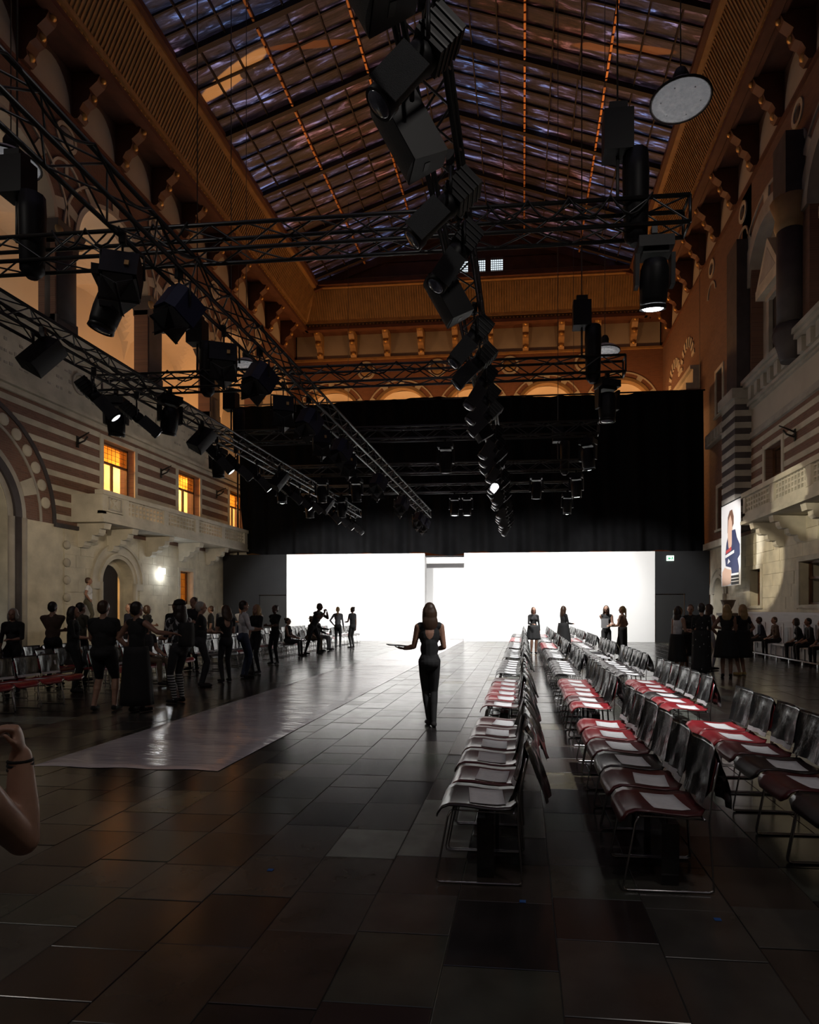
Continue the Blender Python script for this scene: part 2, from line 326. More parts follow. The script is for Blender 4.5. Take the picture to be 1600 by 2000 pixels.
# ------------------------------------------------------------------ mesh helpers
class MB:
    def __init__(s):
        s.v = []; s.f = []; s.mi = []; s.sm = []
    def add(s, verts, faces, mi=0, smooth=False):
        o = len(s.v); s.v += [tuple(p) for p in verts]
        s.f += [tuple(i + o for i in f) for f in faces]; s.mi += [mi] * len(faces); s.sm += [smooth] * len(faces)
        return s
    def box(s, x0, x1, y0, y1, z0, z1, mi=0, M=None):
        v = [(x, y, z) for z in (z0, z1) for y in (y0, y1) for x in (x0, x1)]
        if M is not None: v = [M @ Vector(p) for p in v]
        return s.add(v, [(0, 2, 3, 1), (4, 5, 7, 6), (0, 1, 5, 4), (2, 6, 7, 3), (0, 4, 6, 2), (1, 3, 7, 5)], mi)
    def tube(s, pts, r, n=6, mi=0, cap=True):
        pts = [Vector(p) for p in pts]; rings = []
        rr = r if isinstance(r, (list, tuple)) else [r] * len(pts)
        up = None
        for i, p in enumerate(pts):
            d = (pts[min(i + 1, len(pts) - 1)] - pts[max(i - 1, 0)]).normalized()
            if up is None:
                a = Vector((0, 0, 1)) if abs(d.z) < 0.9 else Vector((1, 0, 0))
            else: a = up
            x = d.cross(a).normalized(); y = x.cross(d).normalized(); up = y
            rings.append([p + rr[i] * (math.cos(2 * PI * k / n) * x + math.sin(2 * PI * k / n) * y) for k in range(n)])
        return s.loft(rings, mi, cap, True)
    def loft(s, rings, mi=0, cap=True, smooth=True, close=True):
        n = len(rings[0]); v = [p for r in rings for p in r]; f = []
        for i in range(len(rings) - 1):
            for k in range(n if close else n - 1):
                k2 = (k + 1) % n
                f.append((i * n + k, i * n + k2, (i + 1) * n + k2, (i + 1) * n + k))
        s.add(v, f, mi, smooth)
        if cap and close:
            o = len(s.v) - len(v)
            s.f += [tuple(o + k for k in range(n))[::-1], tuple(o + (len(rings) - 1) * n + k for k in range(n))]
            s.mi += [mi] * 2; s.sm += [False] * 2
        return s
    def lathe(s, prof, n=16, M=None, mi=0, smooth=True, cap=True):
        M = M or Matrix()
        return s.loft([[M @ Vector((r * math.cos(2 * PI * k / n), r * math.sin(2 * PI * k / n), z)) for k in range(n)] for r, z in prof], mi, cap, smooth)
    def prism(s, poly, axis, a, b, mi=0, M=None):
        def P(p, t):
            q = {0: (t, p[0], p[1]), 1: (p[0], t, p[1]), 2: (p[0], p[1], t)}[axis]
            return M @ Vector(q) if M is not None else q
        n = len(poly); v = [P(p, a) for p in poly] + [P(p, b) for p in poly]
        f = [tuple(range(n))[::-1], tuple(range(n, 2 * n))] + [(i, (i + 1) % n, n + (i + 1) % n, n + i) for i in range(n)]
        return s.add(v, f, mi)
    def mesh(s, name, mats):
        me = bpy.data.meshes.new(name); me.from_pydata(s.v, [], s.f)
        for m in (mats if isinstance(mats, (list, tuple)) else [mats]): me.materials.append(MATS[m])
        me.polygons.foreach_set('material_index', s.mi); me.polygons.foreach_set('use_smooth', s.sm)
        me.update()
        return me
    def build(s, name, mats, parent=None):
        o = bpy.data.objects.new(name, s.mesh(name, mats)); C.objects.link(o)
        if parent is not None: o.parent = parent
        return o
def fix_normals(o):
    import bmesh
    bm = bmesh.new(); bm.from_mesh(o.data); bmesh.ops.recalc_face_normals(bm, faces=bm.faces); bm.to_mesh(o.data); bm.free()
def link(me, name, parent=None, loc=None, rot=None):
    o = bpy.data.objects.new(name, me); C.objects.link(o)
    if parent is not None: o.parent = parent
    if loc is not None: o.location = loc
    if rot is not None: o.rotation_euler = rot
    return o
def tag(o, label=None, cat=None, group=None, kind=None):
    if label: o['label'] = label
    if cat: o['category'] = cat
    if group: o['group'] = group
    if kind: o['kind'] = kind
    return o
def thing(name, label, cat, loc=(0, 0, 0), rot=(0, 0, 0), group=None, kind=None):
    o = bpy.data.objects.new(name, None); o.empty_display_size = 0.1; C.objects.link(o)
    o.location = loc; o.rotation_euler = rot
    return tag(o, label, cat, group, kind)
def struct(o, label=None):
    o['kind'] = 'structure'
    if label: o['label'] = label
    return o
KIDS = {}
def copy_thing(src, loc, rot=None, label=None, scale=None):
    kids = KIDS.get(src.name)
    r = src.copy(); C.objects.link(r); r.location = loc
    if rot is not None: r.rotation_euler = rot
    if label: r['label'] = label
    for ch, gk in kids:
        c = ch.copy(); C.objects.link(c); c.parent = r
        for g in gk:
            d = g.copy(); C.objects.link(d); d.parent = c
    return r
def remember(src):
    KIDS[src.name] = [(c, list(c.children)) for c in src.children]
ORD = ['first', 'second', 'third', 'fourth', 'fifth', 'sixth', 'seventh', 'eighth', 'ninth', 'tenth', 'eleventh', 'twelfth', 'thirteenth', 'fourteenth', 'fifteenth', 'sixteenth', 'seventeenth', 'eighteenth', 'nineteenth', 'twentieth']
def project(x, y, z):
    a = x * math.cos(YAW) + y * math.sin(YAW); d = -x * math.sin(YAW) + y * math.cos(YAW)
    if d < 0.1: return None
    return PPX + FPX * a / d, PPY - FPX * (z - EYE) / d, d
# ================================================================== THE HALL
XL, XR, YB, YE = -15.6, 9.0, -6.0, 40.8
XC = -3.3
class Face(MB):
    """coordinates on a wall: u along it, v up, w out of the wall into the hall"""
    def __init__(s, side):
        super().__init__(); s.side = side
    def P(s, u, v, w):
        if s.side == 'L': return (XL + w, u, v)
        if s.side == 'R': return (XR - w, u, v)
        if s.side == 'E': return (u, YE - w, v)
    def b(s, u0, u1, v0, v1, w0, w1, mi=0):
        a = s.P(u0, v0, w0); c = s.P(u1, v1, w1)
        return s.box(min(a[0], c[0]), max(a[0], c[0]), min(a[1], c[1]), max(a[1], c[1]), min(a[2], c[2]), max(a[2], c[2]), mi)
    def pr(s, poly, w0, w1, mi=0):
        n = len(poly); v = [s.P(u, q, w0) for u, q in poly] + [s.P(u, q, w1) for u, q in poly]
        return s.add(v, [tuple(range(n))[::-1], tuple(range(n, 2 * n))] + [(i, (i + 1) % n, n + (i + 1) % n, n + i) for i in range(n)], mi)
    def ring(s, uc, vc, r0, r1, w0, w1, a0=0.0, a1=PI, n=16, mi=0, sx=1.0):
        rings = []
        for i in range(n + 1):
            a = a0 + (a1 - a0) * i / n; c, q = math.cos(a) * sx, math.sin(a)
            rings.append([s.P(uc + r0 * c, vc + r0 * q, w0), s.P(uc + r1 * c, vc + r1 * q, w0), s.P(uc + r1 * c, vc + r1 * q, w1), s.P(uc + r0 * c, vc + r0 * q, w1)])
        return s.loft(rings, mi, True, False)
    def arch_panel(s, u0, u1, v0, v1, uc, vs, r, w0, w1, n=20, mi=0):
        """wall panel with a round-headed opening standing on v0"""
        s.b(u0, uc - r, v0, vs, w0, w1, mi); s.b(uc + r, u1, v0, vs, w0, w1, mi)
        s.b(u0, uc - r, vs, v1, w0, w1, mi); s.b(uc + r, u1, vs, v1, w0, w1, mi)
        for i in range(n):
            a, c = PI * i / n, PI * (i + 1) / n
            s.pr([(uc + r * math.cos(a), vs + r * math.sin(a)), (uc + r * math.cos(a), v1), (uc + r * math.cos(c), v1), (uc + r * math.cos(c), vs + r * math.sin(c))], w0, w1, mi)
        return s
    def hole_panel(s, u0, u1, v0, v1, h0, h1, g0, g1, w0, w1, mi=0):
        s.b(u0, h0, v0, v1, w0, w1, mi); s.b(h1, u1, v0, v1, w0, w1, mi)
        s.b(h0, h1, v0, g0, w0, w1, mi); s.b(h0, h1, g1, v1, w0, w1, mi)
        return s
    def cyl(s, u, w, r, v0, v1, n=14, mi=0):
        rings = [[s.P(u + r * math.cos(2 * PI * k / n), v, w + r * math.sin(2 * PI * k / n)) for k in range(n)] for v in (v0, v1)]
        return s.loft(rings, mi)
    def dome(s, u, v, r, h, w, n=12, mi=0):
        prof = [(1, 0), (0.92, 0.45), (0.7, 0.75), (0.35, 0.95), (0.02, 1)]
        return s.loft([[s.P(u + r * q * math.cos(2 * PI * k / n), v + r * q * math.sin(2 * PI * k / n), w + h * t) for k in range(n)] for q, t in prof], mi)

# ------------------------------------------------------------------ floor of worn stone slabs
floor = struct(MB().box(XL - 0.7, XR + 0.7, YB - 1, YE + 1, -0.3, -0.006).build('floor', 'joint'), 'dark joints and bed under the stone floor slabs')
tiles = []
x = XL
rt = random.Random(5)
while x < XR:
    w = rt.choice([0.46, 0.49, 0.52, 0.47]); x1 = min(x + w, XR)
    y = -0.4 + rt.uniform(-0.4, 0)
    while y < 34.0:
        l = rt.uniform(0.36, 0.66); y1 = min(y + l, 34.0)
        ci = rt.choices(range(7), [26, 14, 18, 15, 5, 4, 18])[0]
        tiles.append([x, x1, y, y1, ci, rt.uniform(-0.0025, 0.0015)]); y = y1
    x = x1
# the pale slab and the buff slab that stand out on the open floor and in the aisle
for t in tiles:
    cx, cy = (t[0] + t[1]) / 2, (t[2] + t[3]) / 2
    if cy < 3.3 and t[4] in (4, 5): t[4] = 2
    if abs(cx + 7.3) < 0.5 and abs(cy - 8.25) < 0.22: t[4] = 5
    if abs(cx + 1.2) < 0.24 and abs(cy - 3.95) < 0.30: t[4] = 5
    if abs(cx - 0.33) < 0.24 and abs(cy - 5.7) < 0.28: t[4] = 4
def tile_geo(b, t, mi=0):
    x0, x1, y0, y1, ci, dz = t; g = 0.0022; e = 0.003
    o = [(x0 + g, y0 + g), (x1 - g, y0 + g), (x1 - g, y1 - g), (x0 + g, y1 - g)]
    i = [(x0 + g + e, y0 + g + e), (x1 - g - e, y0 + g + e), (x1 - g - e, y1 - g - e), (x0 + g + e, y1 - g - e)]
    v = [(*p, -0.05) for p in o] + [(*p, dz - 0.002) for p in o] + [(*p, dz) for p in i]
    f = []
    for k in range(4):
        k2 = (k + 1) % 4
        f += [(k, k2, 4 + k2, 4 + k), (4 + k, 4 + k2, 8 + k2, 8 + k)]
    f.append((8, 9, 10, 11))
    b.add(v, f, mi)
def tile_area(t):
    c = ((t[0] + t[1]) / 2, (t[2] + t[3]) / 2)
    p = project(c[0], c[1], 0)
    if p is None or p[2] < 1.5 or not (-60 < p[0] < 1660 and p[1] < 2080): return 0
    if -5.0 < c[0] < -3.0 and c[1] > 5.9: return 0
    return 1 / p[2] ** 3
tiles.sort(key=tile_area, reverse=True)
for t in tiles[:300]:
    b = MB(); tile_geo(b, t); b.build('floor_tile', FLOOR_MATS[t[4]], floor)
b = MB()
for t in tiles[300:]: tile_geo(b, t, t[4])
b.box(XL, XR, 34, YE + 0.6, -0.05, 0.0, 0)
tag(b.build('floor_tile_field', FLOOR_MATS, floor), kind='stuff')

# ------------------------------------------------------------------ long wall with the gallery (crowd side)
wl = struct(bpy.data.objects.new('wall_left', None), 'long hall wall of ashlar, striped brick and arcaded gallery'); C.objects.link(wl)
f = Face('L'); T = -0.6
f.b(YB, 11.6, 0, 8.3, T, 0); f.arch_panel(11.6, 19.4, 0, 8.3, 15.5, 4.4, 1.75, T, 0)
f.b(19.4, 20.9, 0, 4.45, T, 0); f.arch_panel(20.9, 24.0, 0, 4.45, 22.35, 2.62, 0.92, T, 0); f.b(24.0, 26.2, 0, 4.45, T, 0)
f.hole_panel(26.2, 28.4, 0, 4.45, 26.65, 27.75, 1.84, 3.35, T, 0); f.b(28.4, YE + 0.6, 0, 4.45, T, 0)
f.build('ashlar_wall', 'ashlar', wl)
f = Face('L')
WIN = ((21.5, 23.35), (26.5, 28.35), (31.4, 33.25))
u = 19.4
for a, c in WIN:
    f.hole_panel(u, c + 0.6, 4.45, 8.3, a, c, 4.9, 7.95, T, 0); u = c + 0.6
f.b(u, YE + 0.6, 4.45, 8.3, T, 0)
f.build('brick_wall', 'brick', wl)
f = Face('L')
f.b(YB, YE + 0.6, 8.3, 10.95, T, 0)
f.build('frieze_wall', 'stone', wl)
# ashlar blocks
def blocked(u0, u1, v0, v1, holes):
    return any(u0 < h[1] and u1 > h[0] and v0 < h[3] and v1 > h[2] for h in holes)
def ashlar(side, parent, u0, u1, v0, v1, holes, rows, name='stone_block', lengths=(0.7, 1.1), mats='ashlar', seed=3):
    rr = random.Random(seed); h = (v1 - v0) / rows
    for k in range(rows):
        u = u0 + rr.uniform(-0.5, 0)
        while u < u1:
            l = rr.uniform(*lengths); a, c = max(u, u0), min(u + l, u1); u += l
            if c - a < 0.12: continue
            for h0 in holes:   # trim against openings
                if v0 + k * h < h0[3] - 0.02 and v0 + (k + 1) * h > h0[2] + 0.02:
                    if a < h0[0] < c <= h0[1] + 0.01: c = h0[0]
                    elif h0[0] - 0.01 <= a < h0[1] < c: a = h0[1]
            if c - a < 0.12 or blocked(a + 0.01, c - 0.01, v0 + k * h + 0.02, v0 + (k + 1) * h - 0.02, holes): continue
            w = rr.uniform(0.018, 0.032)
            Face(side).b(a + 0.006, c - 0.006, v0 + k * h + 0.006, v0 + (k + 1) * h - 0.006, 0, w).build(name, mats, parent)
ashlar('L', wl, 19.55, 30.4, 0.9, 4.35, [(21.05, 23.65, 0, 3.95), (26.5, 27.9, 1.7, 3.5)], 8)
# big round arch: rings of moulding, brick voussoirs, discs
for r0, r1, w, m in ((1.75, 1.95, 0.02, 'grey_stone'), (1.95, 2.2, 0.10, 'dark_stone'), (2.2, 2.42, 0.04, 'grey_stone'), (2.42, 2.98, 0.015, 'brick'), (2.98, 3.06, 0.05, 'grey_stone'), (3.06, 3.52, 0.02, 'brick'), (3.52, 3.66, 0.06, 'dark_stone')):
    Face('L').ring(15.5, 4.45, r0, r1, 0.0, w, n=32).build('arch_ring', m, wl)
for i in range(1, 18):
    a = PI * i / 18 + 0.02
    Face('L').dome(15.5 + 3.28 * math.cos(a), 4.45 + 3.28 * math.sin(a), 0.2, 0.05, 0.02).build('arch_disc', 'stone', wl)
for a in (0.38, 1.25, PI / 2 + 0.35, PI - 0.4):
    Face('L').ring(15.5, 4.45, 2.44, 2.97, 0.01, 0.045, a - 0.09, a + 0.09, 3).build('voussoir', 'stone', wl)
for s_ in (-1, 1):
    for k, (d, r) in enumerate(((1.85, 0.10), (2.08, 0.12), (2.32, 0.10))):
        Face('L').cyl(15.5 + s_ * d, 0.03, r, 0, 4.45).build('jamb_shaft', ('grey_stone', 'dark_stone', 'grey_stone')[k], wl)
for v in (3.8, 3.2, 2.6, 2.0):
    Face('L').dome(19.65, v, 0.16, 0.10, 0.02).build('stone_boss', 'stone', wl)
Face('L').b(YB, 11.8, 4.36, 4.5, 0, 0.08).build('string_course', 'dark_stone', wl)
Face('L').b(19.1, 20.2, 4.36, 4.5, 0, 0.08).build('string_course', 'dark_stone', wl)
# stone bands on the brick tier
for k in range(8):
    v = 4.62 + k * 0.475
    spans = [(YB, 15.5 - math.sqrt(max(3.66 ** 2 - (v - 4.35) ** 2, 0)))] if v - 4.35 < 3.66 else [(YB, 15.5)]
    a0 = 15.5 + math.sqrt(max(3.66 ** 2 - (v + 0.1 - 4.45) ** 2, 0.0)) if v - 4.35 < 3.66 else 15.5
    cur = a0
    for a, c in WIN:
        if v < 8.0: spans.append((cur, a - 0.16)); cur = c + 0.16
    spans.append((cur, YE))
    for a, c in spans:
        if c - a > 0.1: Face('L').b(a, c, v, v + 0.19, 0, 0.025).build('stone_band', 'stone', wl)
# big dark brick tier on the near part of the wall
Face('L').b(YB, 11.6, 4.5, 8.3, 0.0, 0.012).build('brick_facing', 'brick', wl)
f = Face('L'); f.arch_panel(11.6, 19.4, 4.5, 8.3, 15.5, 4.5, 3.66, 0.0, 0.012, n=28); f.build('brick_facing', 'brick', wl)
# mouldings of the frieze
for v, h, w in ((8.25, 0.16, 0.10), (8.45, 0.12, 0.16), (8.60, 0.08, 0.06), (10.35, 0.10, 0.08), (10.5, 0.16, 0.22), (10.7, 0.25, 0.34)):
    Face('L').b(YB, YE, v, v + h, 0, w).build('moulding', 'stone', wl)
for u in (12.9, 15.5, 20.3, 25.15, 30.0, 34.8):
    Face('L').ring(u, 9.55, 0.30, 0.38, 0.0, 0.06, 0, 2 * PI, 20).build('medallion_ring', 'grey_stone', wl)
    Face('L').dome(u, 9.55, 0.29, 0.08, 0.0).build('medallion_boss', 'stone', wl)
rr = random.Random(8)
carved = Face('L')   # shallow cut ornament running along the frieze, too small to pick apart
for k in range(150):
    u = 8 + k * 0.19
    for v in (9.05, 9.4, 9.75, 10.08):
        if rr.random() < 0.62 and min(abs(u - q) for q in (12.9, 15.5, 20.3, 25.15, 30.0, 34.8)) > 0.5:
            carved.b(u, u + rr.uniform(0.06, 0.15), v, v + rr.uniform(0.04, 0.12), 0, 0.014)
tag(carved.build('frieze_carving', 'grey_stone', wl), kind='stuff')

# windows of the striped tier
def side_window(side, u0, u1, v0, v1, n, label, glass='window_glass', surround='stone', w=0.05, transom=None, leaded=True, depth=-0.35):
    t = thing('window_%d' % n, label, None, kind='structure')
    f = Face(side); f.b(u0 - 0.17, u0, v0 - 0.02, v1 + 0.16, 0, w); f.b(u1, u1 + 0.17, v0 - 0.02, v1 + 0.16, 0, w); f.b(u0, u1, v1, v1 + 0.16, 0, w)
    f.build('window_surround', surround, t)
    Face(side).b(u0 - 0.2, u1 + 0.2, v0 - 0.12, v0 - 0.02, 0, w + 0.06).build('window_sill', surround, t)
    q = depth; fr = 0.07; tv = transom or (v0 + (v1 - v0) * 0.62)
    f = Face(side); f.b(u0, u0 + fr, v0, v1, q, q + 0.09); f.b(u1 - fr, u1, v0, v1, q, q + 0.09); f.b(u0, u1, v1 - fr, v1, q, q + 0.09); f.b(u0, u1, v0, v0 + fr, q, q + 0.09)
    f.b(u0, u1, tv - 0.04, tv + 0.04, q, q + 0.09); um = (u0 + u1) / 2
    f.build('window_frame', 'window_wood', t)
    Face(side).b(um - 0.035, um + 0.035, v0, tv, q, q + 0.085).build('mullion', 'window_wood', t)
    for a, c, g, h, m in ((u0, um, v0, tv, 'window_glass'), (um, u1, v0, tv, 'window_glass'), (u0, u1, tv, v1, glass)):
        Face(side).b(a + 0.03, c - 0.03, g + 0.03, h - 0.03, q + 0.03, q + 0.036).build('pane', m, t)
    if leaded:
        f = Face(side)
        for k in range(1, 8): uu = u0 + (u1 - u0) * k / 8; f.b(uu - 0.006, uu + 0.006, tv, v1, q + 0.04, q + 0.05)
        for k in range(1, 4): vv = tv + (v1 - tv) * k / 4; f.b(u0, u1, vv - 0.006, vv + 0.006, q + 0.04, q + 0.05)
        tag(f.build('lead_lattice', 'iron', t), kind='stuff')
    return t
side_window('L', 21.5, 23.35, 4.9, 7.95, 1, 'lit balcony window beside the big round arch, warm room behind', 'amber_glass', transom=7.2)
side_window('L', 26.5, 28.35, 4.9, 7.95, 2, 'middle lit balcony window of striped wall with open casement', 'amber_glass', transom=7.2)
side_window('L', 31.4, 33.25, 4.9, 7.95, 3, 'lit balcony window half hidden by the black curtain', 'amber_glass', transom=7.2)
side_window('L', 26.65, 27.75, 1.84, 3.35, 4, 'small amber ground floor window under the long stone balcony', 'amber_glass', transom=1.95)
# rooms behind
b = MB()
def shell(b, x0, x1, y0, y1, z0, z1, mi=0, t=0.1):
    b.box(x0 - t, x0, y0, y1, z0, z1, mi); b.box(x0, x1, y0 - t, y0, z0, z1, mi); b.box(x0, x1, y1, y1 + t, z0, z1, mi); b.box(x0 - t, x1, y0 - t, y1 + t, z0 - t, z0, mi); b.box(x0 - t, x1, y0 - t, y1 + t, z1, z1 + t, mi)
shell(b, -19.2, XL + T, 20.9, 35.0, 4.8, 8.6)
b.box(-19.2, -19.15, 21.8, 22.6, 4.9, 8.0, 1); b.box(-17.6, -17.5, 25.9, 26.9, 4.9, 7.6, 1); b.box(-19.19, -19.13, 27.9, 28.9, 4.9, 7.3, 1)
struct(b.build('wall_corridor', ['room_wall', 'room_red']), 'warm lit corridor walls behind the balcony windows')
b = MB(); shell(b, -19.2, XL + T, 20.2, 29.2, 0, 4.3)
struct(b.build('wall_lobby', ['room_wall']), 'warm lit lobby walls behind the arched doorway')
b = MB(); b.lathe([(0.02, -0.11), (0.09, -0.07), (0.11, 0), (0.09, 0.07), (0.02, 0.11)], 14, Matrix.Translation((-17.0, 27.95, 2.75))); g = b.build('globe_lamp', 'globe')
tag(g, 'glowing round globe lamp behind the small amber window', 'lamp')
b = MB(); b.tube([(-17.0, 27.95, 2.86), (-17.0, 27.95, 4.3)], 0.01); b.build('stem', 'iron', g)
# arched doorway
t = thing('door_1', 'dark doorway under a double round stone arch beneath the balcony', None, kind='structure')
for r0, r1, w in ((0.92, 1.06, 0.06), (1.06, 1.14, 0.12), (1.14, 1.42, 0.04), (1.42, 1.52, 0.10)):
    Face('L').ring(22.35, 2.62, r0, r1, 0, w, n=24).build('arch_ring', 'stone', t)
for s_ in (-1, 1):
    Face('L').cyl(22.35 + s_ * 1.0, 0.03, 0.09, 0, 2.62).build('jamb_shaft', 'stone', t)
    Face('L').b(22.35 + s_ * 1.25 - 0.25, 22.35 + s_ * 1.25 + 0.25, 2.35, 2.62, 0, 0.08).build('impost', 'stone', t)
Face('L').b(21.62, 22.95, 0, 3.4, -0.50, -0.42).build('door_leaf', 'dark_room', t)
f = Face('L'); f.arch_panel(21.2, 23.5, 0, 3.9, 22.35, 2.62, 0.70, -0.62, -0.40); f.build('inner_reveal', 'ashlar', t)
# blind end of the big arch
f = Face('L'); f.b(13.4, 17.6, 0, 6.4, -1.6, -1.5); f.b(13.4, 13.5, 0, 6.4, -1.6, T); f.b(17.5, 17.6, 0, 6.4, -1.6, T); f.b(13.4, 17.6, 6.3, 6.4, -1.6, T)
struct(f.build('wall_niche', 'dark_stone'), 'dark recess inside the big round arch')
# wall lamp
t = thing('wall_sconce', 'glowing white box sconce on ashlar between doorway and small window', 'lamp')
Face('L').b(24.95, 25.2, 3.12, 3.36, 0.05, 0.2).build('shade', 'sconce', t); Face('L').b(25.0, 25.15, 3.18, 3.3, 0.0, 0.06).build('back_plate', 'iron', t)
point('sconce_light', (XL + 0.32, 25.07, 3.1), 22, COOL, 0.08)

# balconies ----------------------------------------------------------------
def balcony(side, u0, u1, name, label, brackets, panels, relief=None):
    t = thing(name, label, None, kind='structure'); D = 1.15
    Face(side).b(u0, u1, 4.72, 4.92, 0, D).build('balcony_floor', 'stone', t)
    Face(side).b(u0 - 0.05, u1 + 0.05, 4.62, 4.74, 0, D + 0.08).build('lower_moulding', 'stone', t)
    Face(side).b(u0 - 0.03, u1 + 0.03, 5.58, 5.74, D - 0.26, D + 0.06).build('coping', 'stone', t)
    Face(side).b(u0, u1, 4.92, 5.02, D - 0.18, D).build('plinth', 'stone', t)
    for e in (u0, u1 - 0.2):
        Face(side).b(e, e + 0.2, 4.92, 5.6, 0, D).build('end_wall', 'stone', t)
    posts = [u0] + panels + [u1]
    edges = []
    for k in range(len(panels)):
        a = panels[k]; c = panels[k + 1] if k + 1 < len(panels) else u1
        edges.append((a, c))
    for a, c in edges:
        Face(side).b(a - 0.16, a + 0.16, 5.0, 5.6, D - 0.2, D + 0.02).build('pier', 'stone', t)
        g0, g1 = a + 0.16, c - 0.16; nb = max(6, int((g1 - g0) / 0.21))
        for k in range(nb + 1):
            q = g0 + (g1 - g0) * k / nb; Face(side).b(q - 0.035, q + 0.035, 5.02, 5.58, D - 0.14, D - 0.04).build('lattice_bar', 'stone', t)
        for k in range(4):
            q = 5.04 + k * 0.165; Face(side).b(g0, g1, q - 0.03, q + 0.03, D - 0.135, D - 0.045).build('lattice_rail', 'stone', t)
    if relief:
        a, c = relief
        Face(side).b(a, c, 5.0, 5.6, D - 0.2, D).build('relief_panel', 'stone', t)
        f = Face(side); rr = random.Random(2)
        f.b(a + 0.1, c - 0.1, 5.08, 5.12, D, D + 0.04); f.b(a + 0.1, c - 0.1, 5.5, 5.54, D, D + 0.04); f.b(a + 0.1, a + 0.14, 5.1, 5.52, D, D + 0.04); f.b(c - 0.14, c - 0.1, 5.1, 5.52, D, D + 0.04)
        f.build('relief_frame', 'grey_stone', t)
        f = Face(side); m = (a + c) / 2
        f.pr([(m - .22, 5.14), (m - .12, 5.14), (m - .02, 5.3), (m + .10, 5.16), (m + .2, 5.16), (m + .06, 5.34), (m + .2, 5.46), (m + .12, 5.5), (m - .02, 5.4), (m - .14, 5.5), (m - .24, 5.44), (m - .1, 5.32)], D, D + 0.05)
        f.build('carved_figure', 'stone', t)
    for u in brackets:
        f = Face(side)
        prof = [(0, 3.78), (0.18, 3.78), (0.26, 3.86), (0.28, 3.98), (0.46, 3.98), (0.54, 4.05), (0.56, 4.2), (0.74, 4.2), (0.82, 4.28), (0.84, 4.42), (1.0, 4.42), (1.05, 4.63), (0, 4.63)]
        n = len(prof); v = [f.P(u - 0.17, q, w) for w, q in prof] + [f.P(u + 0.17, q, w) for w, q in prof]
        f.add(v, [tuple(range(n))[::-1], tuple(range(n, 2 * n))] + [(i, (i + 1) % n, n + (i + 1) % n, n + i) for i in range(n)])
        f.build('bracket', 'stone', t)
    return t
balcony('L', 19.9, 33.2, 'balcony', 'long pierced stone balcony under lit windows, carved figure panel at its end', [20.35, 21.9, 24.3, 26.7, 29.1, 31.5], [21.15, 23.7, 26.1, 28.5, 30.9], (20.1, 20.98))
balcony('R', 8.0, 22.9, 'balcony', 'pierced stone balcony beside the lit fashion banner, two stepped brackets spotlit', [22.4, 20.7, 18.4, 16.1, 13.8, 11.5], [8.2, 10.6, 13.0, 15.4, 17.8, 20.3])

# upper arcade --------------------------------------------------------------
f = Face('L'); BAYS = [6.9, 12.0, 17.1, 22.2, 27.3, 32.4, 37.5]
f.b(YB, 4.35, 10.95, 20.6, T, 0)
for c in BAYS:
    f.arch_panel(c - 2.55, c + 2.55, 10.95, 20.6, c, 14.6, 2.05, T, 0, n=24)
f.b(40.05, YE + 0.6, 10.95, 20.6, T, 0)
f.build('arcade_wall', 'brick', wl)
for i, c in enumerate(BAYS[1:]):
    Face('L').ring(c, 14.6, 2.0, 2.16, -0.55, 0.05, n=28).build('arch_ring', 'plain_plaster', wl)
    Face('L').ring(c, 14.6, 2.62, 2.70, 0.0, 0.06, n=28).build('label_moulding', 'stone', wl)
    for a in (0.32, 0.95, PI / 2, PI - 0.95, PI - 0.32):
        Face('L').ring(c, 14.6, 2.14, 2.60, 0.0, 0.035, a - 0.075, a + 0.075, 3).build('voussoir', 'stone', wl)
    f = Face('L'); f.b(c - 2.05, c + 2.05, 10.95, 11.12, -0.45, -0.1); f.build('gallery_sill', 'stone', wl)
for c in [b0 + 2.55 for b0 in BAYS[:-1]]:
    Face('L').b(c - 0.5, c + 0.5, 10.95, 11.5, -0.6, 0.06).build('column_base', 'dark_stone', wl)
    f = Face('L'); rad = 0.40
    f.cyl(c, -0.27, 0.52, 11.4, 13.9, 16) if abs(c - 19.65) < 0.1 else f.b(c - 0.45, c + 0.45, 11.4, 13.8, T - 0.02, 0.04)
    f.build('column_shaft', 'dark_stone', wl)
    prof = [(0.46, 13.8), (0.50, 13.9), (0.50, 14.1), (0.60, 14.4), (0.66, 14.6)]
    f = Face('L'); f.loft([[f.P(c - r, v, -0.6 - (r - 0.46)), f.P(c + r, v, -0.6 - (r - 0.46)), f.P(c + r, v, 0.05 + (r - 0.46)), f.P(c - r, v, 0.05 + (r - 0.46))] for r, v in prof], 0, True, False)
    f.build('capital', 'dark_stone', wl)
    for q in (-0.5, 0.0, 0.5):
        Face('L').dome(c + q, 14.3, 0.16, 0.14, 0.12).build('capital_leaf', 'cove_wood', wl)
    Face('L').ring(c, 17.75, 0.36, 0.48, 0, 0.05, 0, 2 * PI, 20).build('medallion_ring', 'stone', wl)
    Face('L').dome(c, 17.75, 0.34, 0.10, 0.0).build('medallion_boss', 'grey_stone', wl)
    Face('L').ring(c, 16.25, 0.62, 0.70, 0, 0.05, 0.15, PI - 0.15, 14).build('spandrel_arch', 'stone', wl)
    Face('L').b(c - 0.07, c + 0.07, 16.35, 16.8, 0, 0.04).build('voussoir', 'stone', wl)
Face('L').b(YB, YE, 18.5, 18.62, 0, 0.10).build('string_course', 'red_wood', wl)
